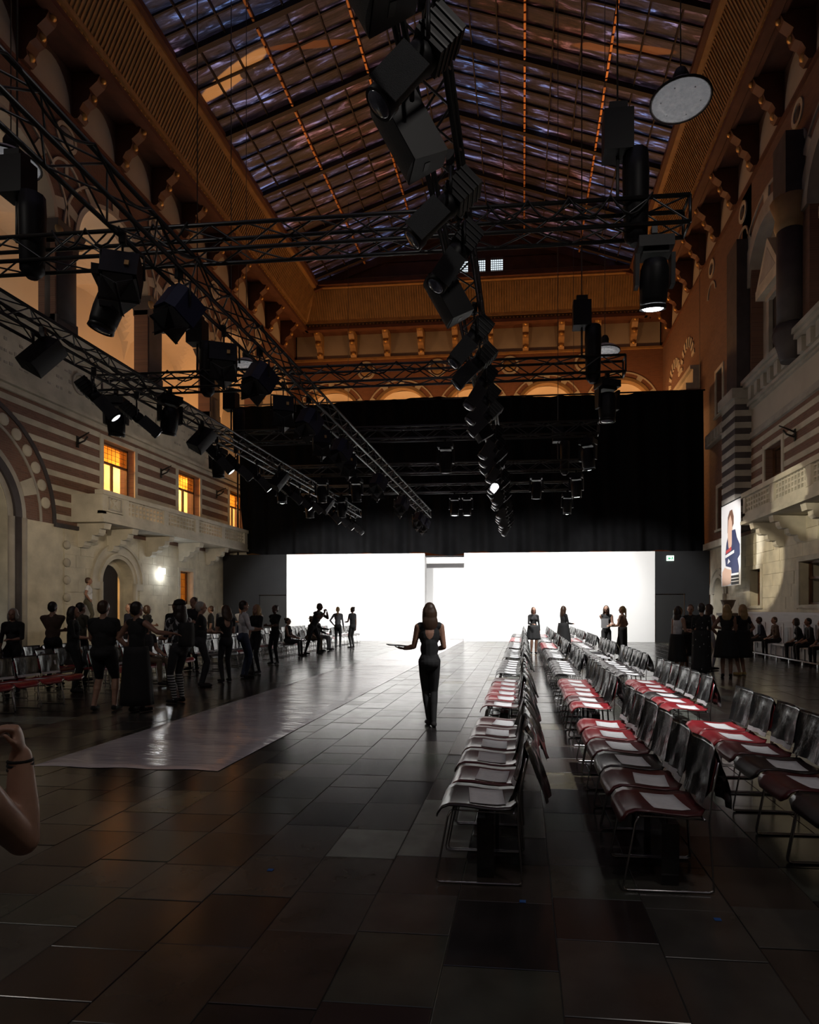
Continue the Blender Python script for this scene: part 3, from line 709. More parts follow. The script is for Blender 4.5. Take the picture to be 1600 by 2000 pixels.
# lunettes of pale plaster between the brackets
# gallery behind the arcade: floor, back wall, groin vaults
g = MB(); g.box(-20.6, XL + T, YB, YE + 0.6, 10.7, 10.95); g.box(-20.7, -20.5, YB, YE + 5, 10.7, 18.4); g.box(-20.6, XL + T, YB - 0.1, YB, 10.7, 18.4); g.box(-20.6, XL + T, YE + 0.5, YE + 0.6, 10.7, 18.4); g.box(-20.7, XL + T, YB, YE + 0.6, 18.2, 18.4)
struct(g.build('wall_gallery', 'plaster'), 'pale plaster back wall of the upper gallery')
va = MB()
for c in BAYS[1:]:
    nx, ny = 18, 22; x0, x1 = -20.5, XL + T; y0, y1 = c - 2.55, c + 2.55; xm = (x0 + x1) / 2; rx = (x1 - x0) / 2; ry = 2.55
    vs = []
    for j in range(ny + 1):
        for i in range(nx + 1):
            px = x0 + (x1 - x0) * i / nx; py = y0 + (y1 - y0) * j / ny
            h = max(2.2 * math.sqrt(max(0, 1 - ((px - xm) / rx) ** 2)), 2.2 * math.sqrt(max(0, 1 - ((py - c) / ry) ** 2)))
            vs.append((px, py, 14.4 + h))
    va.add(vs, [(j * (nx + 1) + i, (j + 1) * (nx + 1) + i, (j + 1) * (nx + 1) + i + 1, j * (nx + 1) + i + 1) for j in range(ny) for i in range(nx)], 0, False)
struct(va.build('ceiling_gallery', 'plaster'), 'pale groin vaults of the upper gallery')

# ------------------------------------------------------------------ opposite long wall (banner side)
wr = struct(bpy.data.objects.new('wall_right', None), 'long hall wall with balcony, striped pier and pedimented windows'); C.objects.link(wr)
f = Face('R')
f.b(YB, 18.9, 0, 4.6, T, 0); f.hole_panel(18.9, 21.9, 0, 4.6, 19.3, 21.0, 1.75, 3.15, T, 0); f.hole_panel(21.9, 27.2, 0, 4.6, 24.3, 25.35, 1.75, 3.15, T, 0)
f.arch_panel(27.2, 31.0, 0, 4.6, 29.3, 2.3, 0.75, T, 0); f.b(31.0, YE + 0.6, 0, 4.6, T, 0)
f.build('ashlar_wall', 'ashlar', wr)
f = Face('R')
f.b(YB, 16.0, 4.6, 8.3, T, 0); f.hole_panel(16.0, 20.4, 4.6, 8.3, 16.9, 18.6, 4.9, 7.8, T, 0); f.hole_panel(20.4, 25.3, 4.6, 8.3, 22.4, 23.9, 4.9, 7.55, T, 0)
f.b(25.3, 28.2, 4.6, 20.6, T, 0); f.hole_panel(28.2, 30.4, 4.6, 9.0, 28.6, 29.5, 5.3, 7.2, T, 0); f.hole_panel(28.2, 30.4, 9.0, 20.6, 28.8, 29.7, 10.6, 12.6, T, 0)
f.b(30.4, YE + 0.6, 4.6, 20.6, T, 0)
f.build('brick_wall', 'brick', wr)
f = Face('R'); f.b(YB, 25.3, 8.3, 10.6, T, 0); f.build('plaster_band', 'plain_plaster', wr)
ashlar('R', wr, 16.5, 27.2, 1.6, 4.6, [(24.1, 25.55, 1.6, 3.3), (19.1, 21.2, 1.6, 3.3)], 7, seed=6)
for k in range(8):
    v = 4.62 + k * 0.475; cur = YB
    spans = []
    for a, c in ((16.9, 18.6), (22.4, 23.9)):
        if v < 7.85: spans.append((cur, a - 0.16)); cur = c + 0.16
    spans.append((cur, 25.3))
    for a, c in spans: Face('R').b(a, c, v, v + 0.19, 0, 0.025).build('stone_band', 'stone', wr)
for v, h, w in ((8.30, 0.14, 0.12), (8.48, 0.10, 0.06), (9.5, 0.10, 0.10), (9.62, 0.12, 0.18), (10.28, 0.14, 0.34), (10.44, 0.16, 0.42)):
    Face('R').b(YB, 25.3, v, v + h, 0, w).build('moulding', 'grey_stone', wr)
for k in range(30):
    u = 25.0 - k * 0.62; Face('R').b(u - 0.3, u, 9.78, 10.26, 0, 0.24).build('dentil', 'grey_stone', wr)
# striped pier
for k in range(11):
    v = 4.75 + k * 0.475
    Face('R').b(25.32, 26.9, v, v + 0.24, 0, 0.62).build('pier_course', 'dark_stone', wr); Face('R').b(25.30, 26.92, v + 0.24, v + 0.475, 0, 0.64).build('pier_course', 'grey_stone', wr)
Face('R').b(25.2, 27.0, 9.95, 10.35, 0, 0.78).build('pier_capital', 'grey_stone', wr)
Face('R').b(25.5, 26.7, 10.35, 16.4, 0, 0.5).build('pier_shaft', 'dark_stone', wr)
Face('R').cyl(26.95, 0.25, 0.14, 4.6, 16.4).build('corner_shaft', 'dark_stone', wr)
Face('R').b(27.0, 30.8, 9.35, 9.95, 0, 0.22).build('string_course', 'grey_stone', wr)
for k in range(8): Face('R').b(27.2 + k * 0.45, 27.42 + k * 0.45, 9.45, 9.85, 0.2, 0.28).build('dentil', 'grey_stone', wr)
Face('R').b(26.9, 31.0, 4.45, 4.75, 0, 0.26).build('string_course', 'stone', wr)
# upper bays: arch rings, windows with pediments, columns
f = Face('R'); f.b(YB, 10.95, 10.6, 20.6, T, 0)
for c in (13.5, 18.6, 23.7):
    f.arch_panel(c - 2.55, c + 2.55, 10.6, 20.6, c, 14.4, 1.75, T, 0, n=22)
f.b(YB, 10.95, 10.6, 20.6, T, 0); f.b(26.25, 26.3, 10.6, 20.6, T, 0)
f.build('upper_wall', 'brick', wr)
for c in (13.5, 18.6, 23.7):
    Face('R').ring(c, 14.4, 1.72, 2.28, -0.5, 0.10, n=26).build('arch_ring', 'grey_stone', wr)
    Face('R').ring(c, 14.4, 2.74, 2.82, 0.0, 0.06, n=26).build('label_moulding', 'grey_stone', wr)
    for a in (0.25, 0.8, PI / 2, PI - 0.8, PI - 0.25): Face('R').ring(c, 14.4, 2.28, 2.76, 0.0, 0.06, a - 0.09, a + 0.09, 3).build('voussoir', 'stone', wr)
    Face('R').b(c - 1.75, c + 1.75, 10.6, 16.2, -0.62, -0.45).build('bay_back', 'plain_plaster', wr)
    f = Face('R'); f.b(c - 0.75, c - 0.55, 10.7, 13.3, -0.45, -0.25); f.b(c + 0.55, c + 0.75, 10.7, 13.3, -0.45, -0.25); f.b(c - 0.75, c + 0.75, 13.3, 13.5, -0.45, -0.2); f.build('window_surround', 'grey_stone', wr)
    Face('R').b(c - 0.55, c + 0.55, 10.7, 13.3, -0.46, -0.40).build('dark_pane', 'dark_room', wr)
    Face('R').b(c - 1.05, c + 1.05, 13.5, 13.85, -0.45, 0.05).build('pediment_cornice', 'stone', wr)
    Face('R').pr([(c - 1.1, 13.85), (c + 1.1, 13.85), (c, 15.35)], -0.45, 0.02).build('pediment', 'stone', wr)
    Face('R').pr([(c - 0.75, 13.98), (c + 0.75, 13.98), (c, 15.0)], 0.02, 0.03).build('tympanum', 'grey_stone', wr)
for c in (16.05, 21.15):
    Face('R').cyl(c, 0.25, 0.42, 10.9, 14.0, 18).build('column_shaft', 'dark_stone', wr)
    Face('R').loft([[Face('R').P(c + r * math.cos(2 * PI * k / 14), v, 0.25 + r * math.sin(2 * PI * k / 14)) for k in range(14)] for r, v in ((0.30, 9.75), (0.42, 10.2), (0.55, 10.6), (0.5, 10.9))]).build('column_corbel', 'dark_stone', wr)
    Face('R').loft([[Face('R').P(c + r * math.cos(2 * PI * k / 14), v, 0.25 + r * math.sin(2 * PI * k / 14)) for k in range(14)] for r, v in ((0.42, 14.0), (0.5, 14.2), (0.45, 14.5), (0.62, 15.0))]).build('capital', 'cove_wood', wr)
    Face('R').b(c - 0.5, c + 0.5, 15.0, 17.0, 0, 0.6).build('column_block', 'dark_stone', wr)
for c in (16.05, 21.15, 26.2, 30.4):
    Face('R').ring(c, 17.9, 0.28, 0.42, 0, 0.05, 0, 2 * PI, 18).build('medallion_ring', 'stone', wr)
    Face('R').dome(c, 17.9, 0.2, 0.05, 0).build('medallion_boss', 'dark_stone', wr)
    Face('R').ring(c, 16.6, 0.55, 0.65, 0, 0.05, 0.1, PI - 0.1, 14).build('spandrel_arch', 'grey_stone', wr)
Face('R').b(YB, YE, 18.5, 18.62, 0, 0.10).build('string_course', 'red_wood', wr)
# end part of this wall: lit arcade cornice and striped arch seen past the curtain
Face('R').b(32.4, YE, 12.6, 13.2, 0, 0.7).build('arcade_ledge', 'stone', wr)
Face('R').b(32.4, YE, 13.2, 13.9, 0, 0.35).build('arcade_parapet', 'stone', wr)
Face('R').b(32.4, YE, 13.9, 14.1, 0, 0.5).build('arcade_coping', 'stone', wr)
for k in range(5): Face('R').b(33.2 + k * 1.5, 33.5 + k * 1.5, 11.9, 12.6, 0, 0.55).build('arcade_bracket', 'stone', wr)
for c in (34.8, 37.6):
    for k in range(9):
        a = PI * (k + 0.5) / 9; Face('R').ring(c, 15.0, 0.95, 1.45, 0, 0.05, a - 0.09, a + 0.09, 2).build('voussoir', 'stone', wr)
side_window('R', 28.6, 29.5, 5.3, 7.2, 5, 'dark narrow window above the fashion banner, low on brick', 'window_glass', leaded=False)
side_window('R', 28.8, 29.7, 10.6, 12.6, 6, 'dark narrow window high on the orange brick beside curtain', 'window_glass', leaded=False)
side_window('R', 22.4, 23.9, 4.9, 7.55, 7, 'dark balcony window between pier and iron wall bracket', 'window_glass', leaded=False)
side_window('R', 16.9, 18.6, 4.9, 7.8, 8, 'dark balcony window past the iron wall bracket', 'window_glass', leaded=False)
side_window('R', 24.3, 25.35, 1.75, 3.15, 9, 'small dark ground window beside the spotlit ashlar', 'window_glass', leaded=False)
side_window('R', 19.3, 21.0, 1.75, 3.15, 10, 'wide dark ground window above the bench', 'window_glass', leaded=False)
t = thing('door_2', 'narrow round arched stone doorway under the fashion banner', None, kind='structure')
for r0, r1, w in ((0.75, 0.9, 0.08), (0.9, 1.1, 0.04), (1.1, 1.2, 0.10)): Face('R').ring(29.3, 2.3, r0, r1, 0, w, n=20).build('arch_ring', 'stone', t)
for s_ in (-1, 1): Face('R').cyl(29.3 + s_ * 0.9, 0.04, 0.1, 0, 2.3).build('jamb_shaft', 'stone', t)
Face('R').b(28.5, 30.1, 0, 3.1, -0.5, -0.42).build('door_leaf', 'plain_plaster', t)
b = MB(); b.box(XR + 0.6, XR + 1.6, YB, YE + 5, -0.3, 21.0)
struct(b.build('wall_outer', 'dark_room'), 'outer masonry closing the hall beyond the dark windows')
b = MB(); b.box(-21.5, -20.7, YB, YE + 5.5, -0.3, 21.0); b.box(-21.5, XR + 1.6, YB - 0.6, YB, -0.3, 27.5); b.box(-21.5, XR + 1.6, YE + 5.0, YE + 5.6, -0.3, 21.0)
struct(b.build('wall_back', 'plain_plaster'), 'back and outer walls closing the hall')

# ------------------------------------------------------------------ end wall above the curtain
we = struct(bpy.data.objects.new('wall_end', None), 'brick end wall with lit arches and gilded brackets'); C.objects.link(we)
EB = [XC - 9.7, XC - 4.85, XC, XC + 4.85, XC + 9.7]
f = Face('E'); f.b(XL - 0.6, XR + 0.6, 0, 10.95, T, 0); f.b(XL - 0.6, EB[0] - 2.425, 10.95, 20.6, T, 0); f.b(EB[-1] + 2.425, XR + 0.6, 10.95, 20.6, T, 0)
for c in EB: f.arch_panel(c - 2.425, c + 2.425, 10.95, 18.55, c, 14.6, 1.95, T, 0, n=22)
f.build('brick_wall', 'brick_end', we)
Face('E').b(EB[0] - 2.5, EB[-1] + 2.5, 18.55, 20.6, T, 0).build('plaster_band', 'plain_plaster', we)
Face('E').b(XL, XR, 18.48, 18.62, 0, 0.12).build('string_course', 'gilt_wood', we)
for c in EB:
    Face('E').ring(c, 14.6, 1.9, 2.1, -0.5, 0.05, n=24).build('arch_ring', 'cove_wood', we)
    Face('E').ring(c, 14.6, 2.38, 2.46, 0, 0.05, 0.3, PI - 0.3, n=24).build('label_moulding', 'stone', we)
    for a in (0.5, 1.05, PI / 2, PI - 1.05, PI - 0.5): Face('E').ring(c, 14.6, 2.1, 2.38, 0.0, 0.04, a - 0.08, a + 0.08, 3).build('voussoir', 'stone', we)
for c in [q + 2.425 for q in EB[:-1]]:
    Face('E').b(c - 0.45, c + 0.45, 10.95, 14.4, T, 0.05).build('column_shaft', 'cove_wood', we)
    Face('E').ring(c, 17.75, 0.48, 0.62, 0, 0.06, 0, 2 * PI, 20).build('medallion_ring', 'stone', we)
    Face('E').dome(c, 17.75, 0.4, 0.12, 0.0).build('medallion_boss', 'cove_wood', we)
g = MB(); g.box(XL - 0.6, XR + 0.6, YE + 4.6, YE + 4.8, 10.7, 18.4); g.box(XL - 0.6, XR + 0.6, YE + 0.6, YE + 4.8, 10.7, 10.95); g.box(XL - 0.7, XL - 0.6, YE + .6, YE + 4.8, 10.7, 18.4); g.box(XR + 0.5, XR + 0.6, YE + .6, YE + 4.8, 10.7, 18.4); g.box(XL - 0.7, XR + 0.6, YE + .6, YE + 4.8, 18.2, 18.4)
struct(g.build('wall_end_gallery', 'plaster'), 'pale plaster back wall of the end gallery')
va = MB()
for c in EB:
    nx, ny = 20, 16; x0, x1 = c - 2.425, c + 2.425; y0, y1 = YE + 0.6, YE + 4.6; ym = (y0 + y1) / 2; ry = 2.0; rx = 2.425
    vs = [(x0 + (x1 - x0) * i / nx, y0 + (y1 - y0) * j / ny, 14.4 + max(2.1 * math.sqrt(max(0, 1 - ((x0 + (x1 - x0) * i / nx - c) / rx) ** 2)), 2.1 * math.sqrt(max(0, 1 - ((y0 + (y1 - y0) * j / ny - ym) / ry) ** 2)))) for j in range(ny + 1) for i in range(nx + 1)]
    va.add(vs, [(j * (nx + 1) + i, (j + 1) * (nx + 1) + i, (j + 1) * (nx + 1) + i + 1, j * (nx + 1) + i + 1) for j in range(ny) for i in range(nx)])
struct(va.build('ceiling_end_gallery', 'plaster'), 'pale groin vaults of the end gallery')

# ------------------------------------------------------------------ cornice, cove and glass roof
ce = struct(bpy.data.objects.new('ceiling', None), 'timber cove and dark film covered glass roof'); C.objects.link(ce)
ZB, ZI, WB, WI = 20.3, 22.45, 1.2, 2.2
def inset(w):   # rectangle of the hall drawn in by w (far end and both sides)
    return XL + w, XR - w, YE - w
def run(w0, z0, w1, z1, name, m, seg=None):
    """sheet or bar running round the three sides between two insets"""
    xa, xb, ya = inset(w0); xc, xd, yc = inset(w1)
    for nm, q in (('a', [(xa, YB, z0), (xa, ya, z0), (xc, yc, z1), (xc, YB, z1)]), ('b', [(xb, ya, z0), (xb, YB, z0), (xd, YB, z1), (xd, yc, z1)]), ('c', [(xa, ya, z0), (xb, ya, z0), (xd, yc, z1), (xc, yc, z1)])):
        MB().add(q, [(0, 1, 2, 3)]).build(name, m, ce)
run(-0.05, 20.22, WB + 0.02, 20.22, 'soffit', 'red_wood')
run(WB, ZB, WI, ZI, 'cove', 'cove_wood')
def bar(w, z, hw, hz, name, m):
    xa, xb, ya = inset(w)
    MB().box(xa - hw, xa + hw, YB, ya + hw, z - hz, z + hz).build(name, m, ce)
    MB().box(xb - hw, xb + hw, YB, ya + hw, z - hz, z + hz).build(name, m, ce)
    MB().box(xa, xb, ya - hw, ya + hw, z - hz, z + hz).build(name, m, ce)
bar(WB + 0.02, 20.12, 0.16, 0.10, 'cornice_board', 'red_wood'); bar(WB + 0.06, 20.55, 0.11, 0.10, 'cornice_roll', 'gilt_wood'); bar(WB - 0.25, 20.14, 0.08, 0.08, 'cornice_fillet', 'red_wood')
bar(WI, ZI - 0.05, 0.13, 0.12, 'cove_roll', 'gilt_wood'); bar(WI + 0.22, ZI + 0.05, 0.10, 0.12, 'roof_curb', 'red_wood')
# rope of small gilt beads and the fine ribs of the cove
beads = MB(); ribs = MB()
def bead(p, r=0.075):
    beads.add([(p[0] + r, p[1], p[2]), (p[0] - r, p[1], p[2]), (p[0], p[1] + r, p[2]), (p[0], p[1] - r, p[2]), (p[0], p[1], p[2] + r), (p[0], p[1], p[2] - r)], [(0, 2, 4), (2, 1, 4), (1, 3, 4), (3, 0, 4), (2, 0, 5), (1, 2, 5), (3, 1, 5), (0, 3, 5)], 0, True)
xa, xb, ya = inset(WB + 0.12)
for k in range(int((ya - 10) / 0.24)):
    y = 10 + k * 0.24; bead((xa, y, 20.30)); bead((xb, y, 20.30))
for k in range(int((xb - xa) / 0.24)): bead((xa + k * 0.24, ya, 20.30))
ha, hb, hy = inset(WB + 0.16); ia, ib, iy = inset(WI - 0.1)
def rib(p, q, d):
    n = 0.035
    a, c = Vector(p), Vector(q); t = Vector(d) * 0.03
    up = (c - a).cross(t).normalized() * n
    ribs.add([a - t, a + t, c + t, c - t, a - t + up, a + t + up, c + t + up, c - t + up, a - t - up, a + t - up, c + t - up, c - t - up], [(4, 5, 6, 7), (8, 11, 10, 9), (8, 9, 5, 4), (10, 11, 7, 6), (11, 8, 4, 7), (9, 10, 6, 5)])
zz0, zz1 = ZB + 0.16 * 2.15, ZI - 0.22
y = 12.0
while y < hy:
    rib((ha, y, zz0), (ia, min(y, iy), zz1), (0, 1, 0)); rib((hb, y, zz0), (ib, min(y, iy), zz1), (0, 1, 0)); y += 0.16
x = ha
while x < hb:
    rib((x, hy, zz0), (min(max(x, ia), ib), iy, zz1), (1, 0, 0)); x += 0.16
tag(beads.build('bead_rope', 'gold', ce), kind='stuff'); tag(ribs.build('cove_rib_field', 'gilt_wood', ce), kind='stuff')
# hip battens where the coves meet
for xs in (0, 1):
    p = (inset(WB)[xs], inset(WB)[2], ZB); q = (inset(WI)[xs], inset(WI)[2], ZI); MB().tube([p, q], 0.09, 6).build('corner_batten', 'gilt_wood', ce)
# carved brackets under the cornice
bp = [(0.0, 18.65), (0.22, 18.62), (0.34, 18.75), (0.30, 18.95), (0.42, 19.15), (0.62, 19.25), (0.70, 19.45), (0.66, 19.62), (0.95, 19.85), (1.05, 20.05), (1.05, 20.18), (0.0, 20.18)]
def bracket(side, u):
    f = Face(side); n = len(bp); h = 0.19
    v = [f.P(u - h, q, w) for w, q in bp] + [f.P(u + h, q, w) for w, q in bp]
    f.add(v, [tuple(range(n))[::-1], tuple(range(n, 2 * n))] + [(i, (i + 1) % n, n + (i + 1) % n, n + i) for i in range(n)])
    o = f.build('carved_bracket', 'gilt_wood' if side == 'E' else 'red_wood', {'L': wl, 'R': wr, 'E': we}[side])
    for w, q, r in ((0.3, 18.82, 0.13), (0.68, 19.42, 0.12), (1.03, 20.0, 0.11)):
        g = Face(side); M = Matrix.Translation(g.P(u, q, w)); g.lathe([(0.02, -r), (r * 0.8, -r * 0.6), (r, 0), (r * 0.8, r * 0.6), (0.02, r)], 8, M); g.build('scroll_knob', 'gold', o)
for k in range(12):
    bracket('L', 13.2 + k * 2.3); bracket('R', 13.2 + k * 2.3)
for k in range(10): bracket('E', XC - 10.4 + k * 2.31)
for k in range(11):
    u = 13.2 + k * 2.3 + 1.15
    for side, par in (('L', wl), ('R', wr)):
        f = Face(side); f.pr([(u + 0.86 * math.cos(a), 18.66 + 1.35 * math.sin(a)) for a in [PI * i / 14 for i in range(15)]], 0, 0.04); f.build('plaster_lunette', 'plain_plaster', par)

# glass roof
HW = 10.1; YR = YE - WI
SL = 3.5 / HW
def roof_z(x): return 22.5 + (HW - abs(x - XC)) * SL
rows = []; y = YR
while y > 10: rows.append((y - 0.78, y)); y -= 0.78
NC = 9; panes = []
for s_ in (-1, 1):
    for c in range(NC):
        xa, xb = XC + s_ * HW * c / NC, XC + s_ * HW * (c + 1) / NC
        for (y0, y1) in rows: panes.append((min(xa, xb), max(xa, xb), y0, y1))
def pane_geo(b, p):
    x0, x1, y0, y1 = p; g = 0.02
    q = [(x0 + g, y0 + g, roof_z(x0 + g) + 0.10), (x1 - g, y0 + g, roof_z(x1 - g) + 0.10), (x1 - g, y1 - g, roof_z(x1 - g) + 0.10), (x0 + g, y1 - g, roof_z(x0 + g) + 0.10)]
    b.add(q + [(a, c, d + 0.012) for a, c, d in q], [(3, 2, 1, 0), (4, 5, 6, 7), (0, 1, 5, 4), (1, 2, 6, 5), (2, 3, 7, 6), (3, 0, 4, 7)])
def pane_rank(p):
    q = project((p[0] + p[1]) / 2, (p[2] + p[3]) / 2, 24)
    return (0 if q and -80 < q[0] < 1680 and -60 < q[1] < 2000 else 1, q[2] if q else 999)
panes.sort(key=pane_rank)
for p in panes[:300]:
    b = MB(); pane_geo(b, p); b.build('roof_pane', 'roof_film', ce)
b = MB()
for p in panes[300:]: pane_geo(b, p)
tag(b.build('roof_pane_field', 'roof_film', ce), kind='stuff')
b = MB()
for s_ in (-1, 1):
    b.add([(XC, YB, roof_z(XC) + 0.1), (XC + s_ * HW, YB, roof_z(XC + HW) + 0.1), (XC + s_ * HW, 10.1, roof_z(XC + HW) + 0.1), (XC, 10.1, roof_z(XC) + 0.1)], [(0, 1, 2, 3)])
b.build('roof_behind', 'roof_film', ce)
def slope_bar(y, wd, dp, name, m):
    for s_ in (-1, 1):
        q = []
        for yy in (y - wd / 2, y + wd / 2):
            for xx in (XC, XC + s_ * HW):
                q += [(xx, yy, roof_z(xx) + 0.10), (xx, yy, roof_z(xx) + 0.10 - dp)]
        MB().add(q, [(0, 1, 3, 2), (4, 6, 7, 5), (0, 2, 6, 4), (1, 5, 7, 3), (0, 4, 5, 1), (2, 3, 7, 6)]).build(name, m, ce)
for i, (y0, y1) in enumerate(rows):
    if i % 5 == 0: slope_bar(y0, 0.20, 0.24, 'roof_rafter', 'roof_bar')
    else: slope_bar(y0, 0.07, 0.09, 'glazing_bar', 'roof_bar')
slope_bar(YR, 0.3, 0.5, 'gable_rafter', 'red_wood')
for s_ in (-1, 1):
    for c in range(1, NC):
        x = XC + s_ * HW * c / NC; z = roof_z(x)
        if c in (3, 6): continue
        MB().box(x - 0.028, x + 0.028, 10, YR, z - 0.02, z + 0.1).build('roof_purlin', 'roof_bar', ce)
# copper rods in short lengths between clips, under the purlins and the ridge
rod = MB(); rod.box(-0.045, 0.045, -0.15, 0.15, -0.04, 0.04); rod_me = rod.mesh('copper_rod', 'copper_bar')
pur = []
for x in [XC] + [XC + s_ * HW * c / NC for s_ in (-1, 1) for c in (3, 6)]:
    z = roof_z(x) - 0.06
    MB().box(x - 0.05, x + 0.05, 10, YR, z + 0.05, z + 0.16).build('roof_purlin', 'red_wood', ce)
    y = 21.0
    while y < YR - 0.3:
        link(rod_me, 'copper_rod', ce, (x, y, z)); y += 0.39
# gable end with four small lattice windows
gb = MB(); gy0, gy1 = YR, YR + 0.25
gx = [XC - 1.75, XC - 0.65, XC + 0.45, XC + 1.55]
gws = [(q - 0.38 + 0.1, q + 0.38 + 0.1) for q in gx]
gb.add([(XC - HW, gy0, 22.3), (XC + HW, gy0, 22.3), (XC + HW, gy0, 22.85), (XC - HW, gy0, 22.85)], [(0, 1, 2, 3)])
cur = XC - HW
for a, c in gws:
    gb.box(cur, a, gy0, gy1, 22.8, 23.75); cur = c
gb.box(cur, XC + HW, gy0, gy1, 22.8, 23.75)
gb.prism([(XC - HW, 23.7), (XC + HW, 23.7), (XC + HW * 0.5, roof_z(XC + HW * .5) + 0.1), (XC, roof_z(XC) + 0.12), (XC - HW * 0.5, roof_z(XC - HW * .5) + 0.1)], 1, gy0, gy1)
go = gb.build('gable_wall', 'red_wood', we)
for k, (a, c) in enumerate(gws):
    t = thing('window_%d' % (11 + k), 'small bright lattice window in the roof gable, %s from the crowd side' % ORD[k], None, kind='structure')
    MB().box(a, c, gy0 + 0.1, gy0 + 0.11, 22.8, 23.75).build('pane', 'window_glass', t)
    b = MB()
    for i in range(1, 6): q = a + (c - a) * i / 6; b.box(q - 0.014, q + 0.014, gy0 + 0.06, gy0 + 0.09, 22.8, 23.75)
    for i in range(1, 7): q = 22.8 + 0.95 * i / 7; b.box(a, c, gy0 + 0.06, gy0 + 0.09, q - 0.014, q + 0.014)
    tag(b.build('lead_lattice', 'iron', t), kind='stuff')
for z, h in ((22.42, 0.12), (22.62, 0.07), (22.76, 0.05)): MB().box(XC - HW, XC + HW, gy0 - 0.10, gy0, z, z + h).build('gable_moulding', 'gilt_wood', we)
# closing slab from cove to the outer wall
b = MB(); b.box(-21.5, XL + WI - 0.05, YB, YE + 5.6, 22.65, 22.8); b.box(XR - WI + 0.05, XR + 1.6, YB, YE + 5.6, 22.65, 22.8); b.box(-21.5, XR + 1.6, YR + 0.3, YE + 5.6, 22.65, 22.8)
b.box(-21.5, -21.0, YB, YE + 5.6, 20.9, 22.7); b.box(XR + 1.4, XR + 1.6, YB, YE + 5.6, 20.9, 22.7); b.box(-21.5, XR + 1.6, YE + 5.4, YE + 5.6, 20.9, 22.7)
struct(b.build('ceiling_slab', 'dark_room'), 'slab closing the attic above the cove')
# ================================================================== THE STAGE SET
YS = 30.6
t = thing('set_wall', 'long white flat of the stage set on the crowd side of the runway gap', 'set wall')
for k in range(3):
    x0 = -12.12 + k * 2.4; MB().box(x0, min(x0 + 2.4, -4.94) - 0.004, YS, YS + 0.06, 0, 4.42).build('flat_panel', 'set_white', t)
MB().box(-12.12, -4.94, YS + 0.06, YS + 0.2, 0, 4.4).build('flat_frame', 'set_white', t)
t = thing('set_wall', 'wide white flat of the stage set behind the banner side chairs', 'set wall')
for k in range(4):
    x0 = -2.94 + k * 2.33; MB().box(x0, x0 + 2.326, YS, YS + 0.06, 0, 4.42).build('flat_panel', 'set_white', t)
MB().box(-2.94, 6.38, YS + 0.06, YS + 0.2, 0, 4.4).build('flat_frame', 'set_white', t)
t = thing('set_entrance', 'white recessed runway entrance between the two white set flats', 'entrance')
MB().box(-6.2, -2.0, YS + 2.0, YS + 2.1, 0, 4.28).build('back_panel', 'set_white', t)
MB().box(-5.05, -4.95, YS + 0.2, YS + 0.7, 0, 4.28).build('side_return', 'set_white', t)
MB().box(-5.0, -2.9, YS + 0.6, YS + 0.7, 3.95, 4.28).build('header', 'set_white', t)
MB().box(-6.2, -2.0, YS + 0.25, YS + 2.1, 4.28, 4.32).build('ceiling_panel', 'set_black', t)
MB().box(-2.1, -2.0, YS + 0.2, YS + 2.0, 0, 4.28).build('side_panel', 'set_white', t)
MB().box(-6.2, -6.1, YS + 0.2, YS + 2.0, 0, 4.28).build('side_panel', 'set_white', t)
t = thing('set_wall', 'black set flat with a dark doorway on the crowd side', 'set wall')
MB().box(-15.55, -13.6, YS + 0.02, YS + 0.15, 0, 4.42).build('flat_panel', 'set_black', t); MB().box(-13.6, -12.13, YS + 0.02, YS + 0.15, 2.36, 4.42).build('flat_panel', 'set_black', t)
MB().box(-13.58, -12.15, YS + 0.10, YS + 0.14, 0, 2.34).build('door_leaf', 'set_door', t); MB().box(-13.6, -12.13, YS - 0.01, YS + 0.02, 2.34, 2.38).build('door_head', 'black_metal', t)
t = thing('set_wall', 'black set flat with doorway under the glowing exit sign', 'set wall')
MB().box(7.8, 8.95, YS + 0.02, YS + 0.15, 0, 4.42).build('flat_panel', 'set_black', t); MB().box(6.39, 7.8, YS + 0.02, YS + 0.15, 2.36, 4.42).build('flat_panel', 'set_black', t)
MB().box(6.42, 7.78, YS + 0.10, YS + 0.14, 0, 2.34).build('door_leaf', 'set_door', t); MB().box(6.39, 7.8, YS - 0.01, YS + 0.02, 2.34, 2.38).build('door_head', 'black_metal', t)
t = thing('exit_sign', 'small glowing pale green exit sign on the black set flat', 'exit sign')
MB().box(6.92, 7.26, YS - 0.06, YS + 0.01, 3.95, 4.2).build('sign_box', 'exit_green', t)
b = MB(); b.prism([(6.97, 4.06), (7.05, 4.14), (7.05, 4.09), (7.12, 4.09), (7.12, 4.03), (7.05, 4.03), (7.05, 3.98)], 1, YS - 0.066, YS - 0.058); b.build('arrow_mark', 'sign_mark', t)
b = MB(); b.prism([(7.14, 4.0), (7.17, 4.0), (7.18, 4.06), (7.21, 4.0), (7.24, 4.0), (7.20, 4.1), (7.21, 4.15), (7.17, 4.15), (7.15, 4.08)], 1, YS - 0.066, YS - 0.058); b.build('running_mark', 'sign_mark', t)

